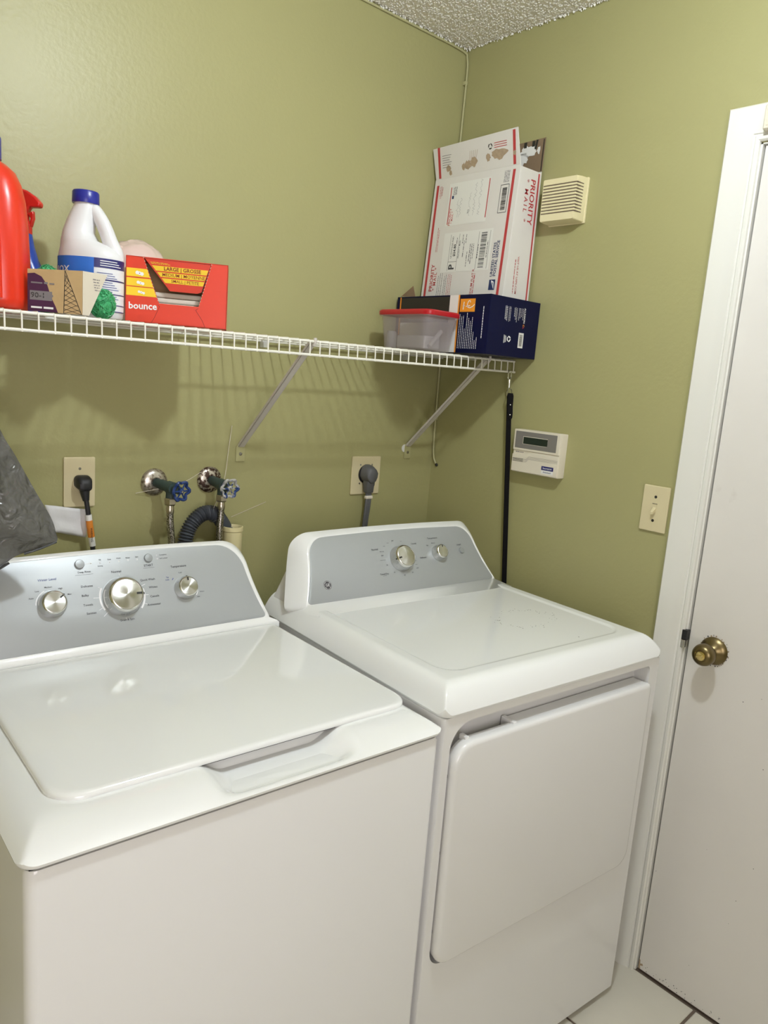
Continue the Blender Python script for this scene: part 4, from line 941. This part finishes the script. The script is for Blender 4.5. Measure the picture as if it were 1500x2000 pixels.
# front wall with the torn opening
bo.add([(0,0,0),(BW,0,0),(BW,0,BH),(hole[3][0],0,BH),(hole[3][0],0,hole[3][1]),(hole[2][0],0,hole[2][1]),(hole[1][0],0,hole[1][1]),(hole[0][0],0,hole[0][1]),(hole[0][0],0,BH),(0,0,BH)],
       [(0,6,7,8,9),(0,1,5,6),(1,2,3,4,5)])
n0 = len(bo.v)
bo.box(0, th, 0, BD, 0, BH); bo.box(BW-th, BW, 0, BD, 0, BH); bo.box(0, BW, BD-th, BD, 0, BH); bo.box(0, BW, 0, BD, 0, th); bo.box(0, BW, 0, BD, BH-th, BH)
bo.build('carton', 'boxred', BX, smooth=0)
flp = MB(); fq = [(0.0345,0.1258),(0.164,0.1250),(0.147,0.070),(0.138,0.0665),(0.084,0.0665),(0.079,0.073)]
flp.prism(fq, lambda u,v,t:(u, 0.0015+(0.126-v)*0.16+t, v), 0, 0.0012); flp.build('tear_flap', 'boxred', BX, smooth=0)
for k in range(5):
    s = MB(); s.box(0.050, 0.158, 0.024+0.001*(k % 2), 0.080, 0.012+0.0105*k, 0.0218+0.0105*k); s.build('dryer_sheets', 'sheet', BX, smooth=0, bevel=0.003)
dk = MB(); dk.box(0.003, BW-0.003, BD-0.006, BD-0.002, 0.003, BH-0.003); dk.build('inner_shade_wall', 'kraft', BX, smooth=0)
p = Print((0,0,0), (1,0,0), (0,0,1), 0.0004)
for v0, v1 in ((0.0875,0.1037),(0.0695,0.0850),(0.0510,0.0677)):
    e = lambda v: 0.0335+(0.1262-v)/0.0862*0.0315-0.0012
    p.poly('yellow', [(0.0015,v0),(e(v0),v0),(e(v1),v1),(0.0015,v1)])
for k, (v, s) in enumerate(((0.0955,0.010),(0.0770,0.0085),(0.0590,0.007))):
    for j in range(3): p.disc('inkwhite', 0.022+j*0.0045+k*0.002, v-0.001*j, s*0.36, 10, 0.0001+0.0001*j); 
    p.disc('darkred', 0.022+0.0045+k*0.002, v-0.001, s*0.10, 8, 0.0005)
p.text('inkwhite', 'bounce', 0.0335, 0.0315, 0.0185, rot=0.03, bold=0.022)
p.line('darkred', [(0.062,0.037),(0.066,0.034),(0.056,0.010),(0.0505,0.0006)], 0.0008); p.line('darkred', [(0.142,0.037),(0.1365,0.033),(0.150,0.014),(0.156,0.0006)], 0.0008)
# perforated teeth along the torn edges
for k in range(14):
    t = k/14; u = hole[0][0]+(hole[1][0]-hole[0][0])*t; v = hole[0][1]+(hole[1][1]-hole[0][1])*t
    p.poly('kraftpale', [(u-0.0008,v-0.0024),(u+0.0012,v-0.0012),(u-0.0006,v)])
    u = hole[3][0]+(hole[2][0]-hole[3][0])*t; v = hole[3][1]+(hole[2][1]-hole[3][1])*t
    p.poly('kraftpale', [(u+0.0008,v-0.0024),(u-0.0012,v-0.0012),(u+0.0006,v)])
p.build(BX, {'yellow':'yellow_bands','inkwhite':'white_lettering','darkred':'fold_lines','kraftpale':'perforation'})
fv = Vector((0, -0.16, 1)).normalized()
p = Print((0, 0.0015+0.126*0.16, 0), (1,0,0), tuple(fv), 0.0004); cs_ = 1.0127
for (v0, v1, t, sz_) in ((0.1035,0.1130,'LARGE | GROSSE',0.0098),(0.0925,0.1012,'MEDIUM | MOYENNE',0.0090),(0.0815,0.0902,'SMALL | PETITE',0.0082)):
    el = lambda v: 0.0345+(0.1258-v)*0.82+0.004; er = lambda v: 0.164-(0.1250-v)*0.31-0.0015
    p.poly('yellow', [(el(v0),v0*cs_),(er(v0),v0*cs_),(er(v1),v1*cs_),(el(v1),v1*cs_)])
    p.text('darkred', t, (el(v0)+er(v0))/2+0.002, (v0+v1)/2*cs_, sz_, bold=0.025)
p.greek('yellow', 0.046, 0.080, 0.1195, 0.0012, 5); p.greek('yellow', 0.048, 0.085, 0.1172, 0.0012, 6)
p.build(BX, {'yellow':'yellow_bands','darkred':'size_lettering'})

# navy carton, overhanging the shelf front
NX0, NX1, NY0, NY1 = -0.212, -0.004, -0.372, -0.012; NH = 0.153
NB = empty('navy_carton', 'navy blue carton with white print overhanging the right end of the shelf', 'box', (NX0, NY0, sz(-0.1)+0.0030))
LX, LY = NX1-NX0, NY1-NY0
MB().box(0, LX, 0, LY, 0, NH).build('carton', 'navy', NB, smooth=0, bevel=0.0012)
p = Print((0,0,0), (1,0,0), (0,0,1), 0.0004)     # front face
for j, (u, v0, v1) in enumerate(((0.062,0.096,0.130),(0.066,0.094,0.131),(0.070,0.092,0.130),(0.078,0.091,0.130),(0.083,0.093,0.130),(0.100,0.106,0.130),(0.105,0.098,0.130),(0.110,0.092,0.130),(0.119,0.098,0.130),(0.124,0.104,0.130),(0.130,0.108,0.130),(0.136,0.100,0.130))):
    rr = random.Random(j); v = v0
    while v < v1:
        l = min(v1-v, rr.uniform(0.002,0.006)); p.rect('inkwhite', u, u+0.0014, v, v+l); v += l+0.001
p.text('inkwhite', 'ALLEGION', 0.1435, 0.112, 0.0085, rot=-PI/2, bold=0.02)
p.text('brightorange', 'C', 0.1425, 0.086, 0.009, rot=-PI/2, bold=0.03); p.text('postalred', 'L', 0.1425, 0.080, 0.008, rot=-PI/2, bold=0.03)
p.rect('white', 0.127, 0.148, 0.026, 0.066); p.bars('ink', 0.131, 0.1435, 0.030, 0.062, 4, 'v')
p.arc('inkwhite', 0.087, 0.046, 0.0042, 0.0078, 0.3, 2.1); p.arc('inkwhite', 0.087, 0.046, 0.0042, 0.0078, 2.4, 4.2); p.arc('inkwhite', 0.087, 0.046, 0.0042, 0.0078, 4.5, 6.3)
for k in range(4): p.rect('inkwhite', 0.066+0.0028*k, 0.0672+0.0028*k, 0.034+0.001*k, 0.056-0.001*k)
p.build(NB, {'inkwhite':'white_lettering','brightorange':'orange_mark','postalred':'red_mark','white':'barcode_label','ink':'barcode'})
p = Print((0,0,0), (0,-1,0), (0,0,1), 0.0004)     # left face: u = -y (negative towards the wall), reads from the left side
def LF(d): return -d       # distance d back from the front edge
p.rect('white', LF(0.146), LF(0.112), 0.001, NH-0.0005); p.rect('brightorange', LF(0.114), LF(0.109), 0.001, NH-0.0005, 0.0001)
p.rect('blackprint', LF(LY-0.020), LF(0.146), 0.080, NH-0.004); p.rect('postal', LF(LY-0.020), LF(0.146), 0.001, 0.080); p.rect('brightorange', LF(LY-0.013), LF(LY-0.018), 0.001, NH-0.002)
p.rect('brightorange', LF(0.106), LF(0.052), 0.108, 0.142)
p.line('inkwhite', [(LF(0.094),0.114),(LF(0.092),0.134)], 0.0028, 0.0002)
p.line('inkwhite', [(LF(0.096),0.124),(LF(0.089),0.124)], 0.002, 0.0002)
p.line('inkwhite', [(-0.085,0.122),(-0.070,0.124)], 0.0022, 0.0002)
p.line('inkwhite', [(-0.076,0.136),(-0.080,0.128),(-0.078,0.120),(-0.070,0.118),(-0.060,0.122),(-0.054,0.127)], 0.0022, 0.0002); p.line('inkwhite', [(-0.076,0.136),(-0.071,0.137),(-0.069,0.132)], 0.0020, 0.0002)
for j in range(11):
    u = -0.104+0.0066*j; v0 = 0.012; v1 = (0.102,0.096,0.098,0.064,0.106,0.092,0.084,0.094,0.056,0.034,0.042)[j]; rr = random.Random(30+j); v = v0
    while v < v1:
        l = min(v1-v, rr.uniform(0.002,0.007)); p.rect('inkwhite', u, u+0.0018, v, v+l); v += l+0.0011
v = 0.040
rr = random.Random(77)
while v < 0.122: l = rr.uniform(0.003,0.008); p.rect('inkwhite', -0.022, -0.0195, v, v+l); v += l+0.0014
p.build(NB, {'white':'white_band','brightorange':'orange_band','blackprint':'photo_print','postal':'pale_band','inkwhite':'white_lettering'})
lf = MB(); lf.prism([(0.0,0),(0.060,0.002),(0.012,0.030)], lambda u,v,t:(0.004+t, LY-0.070+u, NH+v), 0, 0.001); lf.build('open_flap', 'brown', NB, smooth=0)

# plastic tub with red lid
TB = empty('storage_tub', 'clear plastic tub with a red lid beside the navy carton', 'tub', (-0.287, -0.187, sz(-0.29)+0.001))
tw, td, thh = 0.060, 0.098, 0.094
def tring(s, z, r=0.022): return [(u, v, z) for u, v in rrect(-tw*s, tw*s, -td*s, td*s, r*s, 6)]
t_ = MB(); t_.rings([tring(0.84,0.0), tring(0.87,0.003), tring(0.99,thh-0.008), tring(1.05,thh-0.006), tring(1.05,thh-0.002), tring(0.97,thh-0.002), tring(0.85,0.005)], True, True)
t_.build('tub_body', 'tub', TB, smooth=45)
l_ = MB(); l_.rings([tring(1.06,thh-0.003), tring(1.07,thh), tring(1.07,thh+0.007), tring(1.03,thh+0.0105), tring(0.9,thh+0.0095), tring(0.88,thh+0.006), tring(0.1,thh+0.006)]); l_.build('lid', 'redlid', TB, smooth=35)
MB().box(-0.030,0.028,-0.060,0.05,0.006,0.040).build('contents', 'contents', TB, bevel=0.004)
MB().lathe([(0.014,0.006),(0.014,0.045),(0.011,0.050),(0,0.050)], 20, Matrix.Translation((-0.030,0.070,0))).build('small_jar', 'contents', TB)
MB().tube([(-0.02,-0.07,0.012),(0.03,-0.06,0.055)], 0.006, 10).build('small_tube', 'contents', TB)

# mailing box standing on the navy carton
zb = sz(-0.1)+0.0030+NH+0.0008
PX, PYN, PYF, PH = -0.100, -0.332, -0.014, 0.346
PM = empty('mailing_box', 'open white postal mailing box with red stripes standing on the navy carton', 'box', (PX, PYN, zb))
PW = PYF-PYN; tx = -PX-0.010         # width along y, thickness along x
lean = -0.022                        # the bottom stands further out than the top
def pmx(z): return lean*(1-z/PH)
pb = MB()
def slab(x0f, x1f, y0, y1, z0, z1):
    pb.add([(x0f(z0),y0,z0),(x1f(z0),y0,z0),(x1f(z0),y1,z0),(x0f(z0),y1,z0),(x0f(z1),y0,z1),(x1f(z1),y0,z1),(x1f(z1),y1,z1),(x0f(z1),y1,z1)],
           [(0,3,2,1),(4,5,6,7),(0,1,5,4),(1,2,6,5),(2,3,7,6),(3,0,4,7)])
q = 0.0022
slab(lambda z: pmx(z), lambda z: pmx(z)+q, 0, PW, 0, PH)
slab(lambda z: tx-q, lambda z: tx, 0, PW, 0, PH)
slab(lambda z: pmx(z)+q, lambda z: tx-q, 0, q, 0, PH-0.004)
slab(lambda z: pmx(z)+q, lambda z: tx-q, PW-q, PW, 0, PH-0.004)
slab(lambda z: pmx(z)+q, lambda z: tx-q, q, PW-q, 0, q)
pb.build('carton', 'postal', PM, smooth=0, bevel=0.0006)
# big left face print; s across (0 far edge .. 1 near edge), t down (0 top .. 1 bottom)
U = Vector((pmx(PH)-pmx(0), 0, PH)).normalized(); FO = Vector((pmx(0), 0, 0))
p = Print(FO, U, (0,1,0), 0.0004); LH = PH*1.002
def uv(s, t): return (LH*(1-t), PW*(1-s))
def R(m, s0, s1, t0, t1, h=0): a = uv(s0, t1); b = uv(s1, t0); p.rect(m, min(a[0],b[0]), max(a[0],b[0]), min(a[1],b[1]), max(a[1],b[1]), h)
def Tx(m, sn, s, t, size, **k): a = uv(s, t); p.text(m, sn, a[0], a[1], size, **k)
R('postalred', 0.032, 0.060, 0.05, 0.985); R('postalred', 0.925, 0.953, 0.03, 0.99)
Tx('postalred', 'PRIORITY', 0.118, 0.815, 0.0185, sx=1.0, bold=0.012); Tx('postalred', '* MAIL *', 0.160, 0.825, 0.0155, bold=0.012, spacing=1.2)
R('sticker', 0.215, 0.800, 0.455, 0.775, 0.0001)          # postage label
for s in (0.300, 0.405, 0.640, 0.770): R('ink', s, s+0.003, 0.47, 0.765, 0.0003)
R('ink', 0.300, 0.405, 0.690, 0.693, 0.0003); Tx('ink', 'P', 0.352, 0.735, 0.030, bold=0.03)
Tx('ink', 'US POSTAGE PAID', 0.330, 0.575, 0.0075); Tx('ink', '$24.80', 0.365, 0.600, 0.0125, bold=0.03); Tx('ink', 'PRIORITY MAIL', 0.420, 0.595, 0.0075, bold=0.02)
a = uv(0.735, 0.755); b = uv(0.670, 0.480); p.bars('ink', a[0], b[0], a[1], b[1], 5)
for k, (s, t0, t1) in enumerate(((0.385,0.50,0.55),(0.455,0.48,0.55),(0.475,0.53,0.66),(0.495,0.48,0.55),(0.525,0.62,0.74),(0.555,0.56,0.70),(0.575,0.56,0.72),(0.595,0.56,0.68),(0.650,0.57,0.68),(0.757,0.55,0.68))):
    a = uv(s, t1); b = uv(s, t0); p.greek('ink', a[0], b[0], a[1], 0.0024, k, 0.0003)
R('sticker', 0.20, 0.690, 0.055, 0.395, 0.0001)           # upper address label
R('postalred', 0.222, 0.232, 0.085, 0.385, 0.0003); R('postalred', 0.675, 0.685, 0.065, 0.365, 0.0003)
Tx('postalred', 'PRIORITY', 0.250, 0.325, 0.0115); Tx('postalred', '* MAIL *', 0.278, 0.330, 0.0095)
R('postalblue', 0.245, 0.268, 0.155, 0.180, 0.0003)
for k in range(4): a = uv(0.262+0.012*k, 0.150); b = uv(0.262+0.012*k, 0.085); p.greek('ink', a[0], b[0], a[1], 0.0018, 50+k, 0.0003)
Tx('ink', 'TO', 0.468, 0.300, 0.0085)
rr = random.Random(5)
for s0, L0 in ((0.330,0.15),(0.365,0.16),(0.475,0.19),(0.530,0.26),(0.590,0.28)):   # handwriting, only strokes
    pts = []; t = 0.335
    while t > 0.335-L0: a = uv(s0+rr.uniform(-0.014,0.014), t); pts.append(a); t -= 0.0095
    p.line('pencil', pts, 0.0007, 0.0003)
a = uv(0.905, 0.345); b = uv(0.815, 0.135); p.line('ink', [a,(b[0],a[1]),b,(a[0],b[1]),a], 0.0016); a = uv(0.888, 0.325); b = uv(0.838, 0.155); p.bars('ink', a[0], b[0], a[1], b[1], 9)
for k in range(4): a = uv(0.845+0.016*k, 0.118); b = uv(0.845+0.016*k, 0.03); p.greek('ink', a[0], b[0], a[1], 0.0020, 70+k)
Tx('postalred', 'MEDIUM FLAT R', 0.628, 0.878, 0.0112, bold=0.01); a = uv(0.655,0.99); b = uv(0.655,0.80); p.greek('postalred', a[0], b[0], a[1], 0.003, 81)
Tx('postalblue', 'UNITED STATES', 0.843, 0.700, 0.0128, bold=0.02); Tx('postalblue', 'POSTAL SERVICE', 0.878, 0.692, 0.0128, bold=0.02)
R('postalblue', 0.830, 0.898, 0.855, 0.935, 0.0001); a = uv(0.895,0.93); b = uv(0.833,0.86)
p.poly('inkwhite', [(a[0],a[1]+0.002),(b[0]-0.004,a[1]+0.004),(b[0],b[1]-0.006),(b[0]-0.006,b[1]-0.007)], 0.0003); p.poly('postalblue', [(a[0]+0.006,a[1]+0.005),(b[0]-0.006,a[1]+0.007),(b[0]-0.006,b[1]-0.009)], 0.0005)
for k, (s, t0, t1, m) in enumerate(((0.085,0.06,0.16,'postalred'),(0.100,0.06,0.16,'postalred'),(0.115,0.07,0.14,'postalred'),(0.125,0.40,0.60,'postalred'),(0.140,0.42,0.60,'postalred'),(0.205,0.80,0.97,'ink'),(0.228,0.78,0.97,'ink'),(0.252,0.78,0.97,'ink'),(0.285,0.80,0.98,'ink'),(0.305,0.79,0.97,'ink'),(0.330,0.79,0.97,'postalred'),(0.350,0.79,0.97,'postalred'),(0.370,0.80,0.97,'postalred'))):
    a = uv(s, t1); b = uv(s, t0); p.greek(m, a[0], b[0], a[1], 0.0017, 90+k)
p.build(PM, {'postalred':'red_print','ink':'black_print','postalblue':'blue_print','sticker':'label_sticker','pencil':'handwriting','inkwhite':'white_print'})
# narrow front side: reads downwards
p = Print((0,0,PH), (0,0,-1), (1,0,0), 0.0004)
p.poly('postalred', [(0.008,tx-0.0135),(PH-0.002,tx-0.0135),(PH-0.002,tx-0.0075),(0.008,tx-0.0075)])
p.text('postalred', 'PRIORITY', 0.085, 0.0570, 0.0275, bold=0.014); p.text('postalred', '* MAIL *', 0.085, 0.0330, 0.0205, bold=0.014, spacing=1.5)
p.text('postalred', 'VISIT US AT USPS.COM', 0.280, 0.0290, 0.0098, bold=0.01); p.greek('postalred', 0.24, 0.33, 0.0165, 0.003, 8)
p.build(PM, {'postalred':'red_print'})
# open flaps
fh = 0.088
fm = MB(); fp = lambda y, v, t: (-0.018*(v/fh)+t, y, PH+v)
fm.add([fp(y,v,t) for t in (0,q) for (y,v) in ((0.002,0),(PW-0.002,0),(PW+0.004,fh*0.93),(0.008,fh))], [(0,1,2,3),(7,6,5,4),(0,4,5,1),(1,5,6,2),(2,6,7,3),(3,7,4,0)])
fo = fm.build('front_flap', 'postal', PM, smooth=0)
fu = Vector((-0.018,0,fh)).normalized(); p = Print((0,0,PH), fu, (0,1,0), 0.0005)
p.rect('postalred', 0.002, 0.084, PW-0.024, PW-0.015); p.rect('postalred', 0.002, 0.086, 0.016, 0.025)
rr = random.Random(21)
def blotch(m, cu, cv, ru, rv, n=18, h=0):
    p.poly(m, [(cu+ru*(0.65+0.5*rr.random())*math.cos(2*PI*k/n), cv+rv*(0.65+0.5*rr.random())*math.sin(2*PI*k/n)) for k in range(n)], h)
blotch('torn', 0.036, 0.074, 0.014, 0.032); blotch('torn', 0.032, 0.112, 0.011, 0.008); blotch('torn', 0.030, 0.165, 0.014, 0.014, h=0.0001); blotch('torn', 0.024, 0.188, 0.012, 0.012); blotch('torn', 0.022, 0.205, 0.010, 0.008); blotch('torn', 0.024, 0.262, 0.010, 0.010); blotch('torn', 0.012, 0.255, 0.007, 0.006); blotch('torn', 0.030, 0.020, 0.007, 0.005, h=0.0004)
for k in range(5): p.line('torn', [(0.030+0.002*k, 0.180-0.006*k), (0.058, 0.178-0.007*k)], 0.0011)
for k in range(3): p.arc('blackprint', 0.058, 0.104, 0.0045, 0.0075, 0.3+2.1*k, 1.9+2.1*k, 6)
for k in range(3): p.greek('postalred', 0, 0, 0, 0.001, 1)
for k in range(3):
    v0 = 0.048+0.003*k
    p.line('postalred', [(0.0640-0.0055*k, 0.046), (0.0640-0.0055*k, 0.090)], 0.0016)
for k in range(6): p.line('greyprint', [(0.060-0.0062*k, PW-0.032), (0.060-0.0062*k, PW-0.068+0.004*(k % 3))], 0.0013)
p.build(fo, {'postalred':'red_print','torn':'torn_patches','blackprint':'recycling_mark','greyprint':'small_print'})
bm2 = MB(); bpt = lambda y, v, t: (tx-q+t+0.003*(v/fh), y, PH+v)
bm2.add([bpt(y,v,t) for t in (0,q) for (y,v) in ((0.0,0),(PW-0.004,0),(PW-0.006,fh*0.9),(0.0,fh))], [(0,1,2,3),(7,6,5,4),(0,4,5,1),(1,5,6,2),(2,6,7,3),(3,7,4,0)])
bo2 = bm2.build('rear_flap', 'brown', PM, smooth=0)
p = Print((tx-q,0,PH), (0,-1,0), (0.003,0,fh), 0.0008)   # inner side of the rear flap, seen from the left
rr = random.Random(4)
blotch('white', -0.052, 0.060, 0.030, 0.016, 22); blotch('white', -0.070, 0.044, 0.020, 0.018, 22); blotch('white', -0.018, 0.058, 0.006, 0.012, 14)
for u in (-0.066, -0.038): p.rect('blackprint', u-0.005, u+0.005, 0.070, 0.085, 0.0003)
p.line('blackprint', [(-0.026,0.086),(-0.030,0.062)], 0.007, 0.0004); p.line('blackprint', [(-0.003,0.084),(-0.002,0.002)], 0.003, 0.0004)
p.build(bo2, {'white':'torn_paper','blackprint':'black_print'})
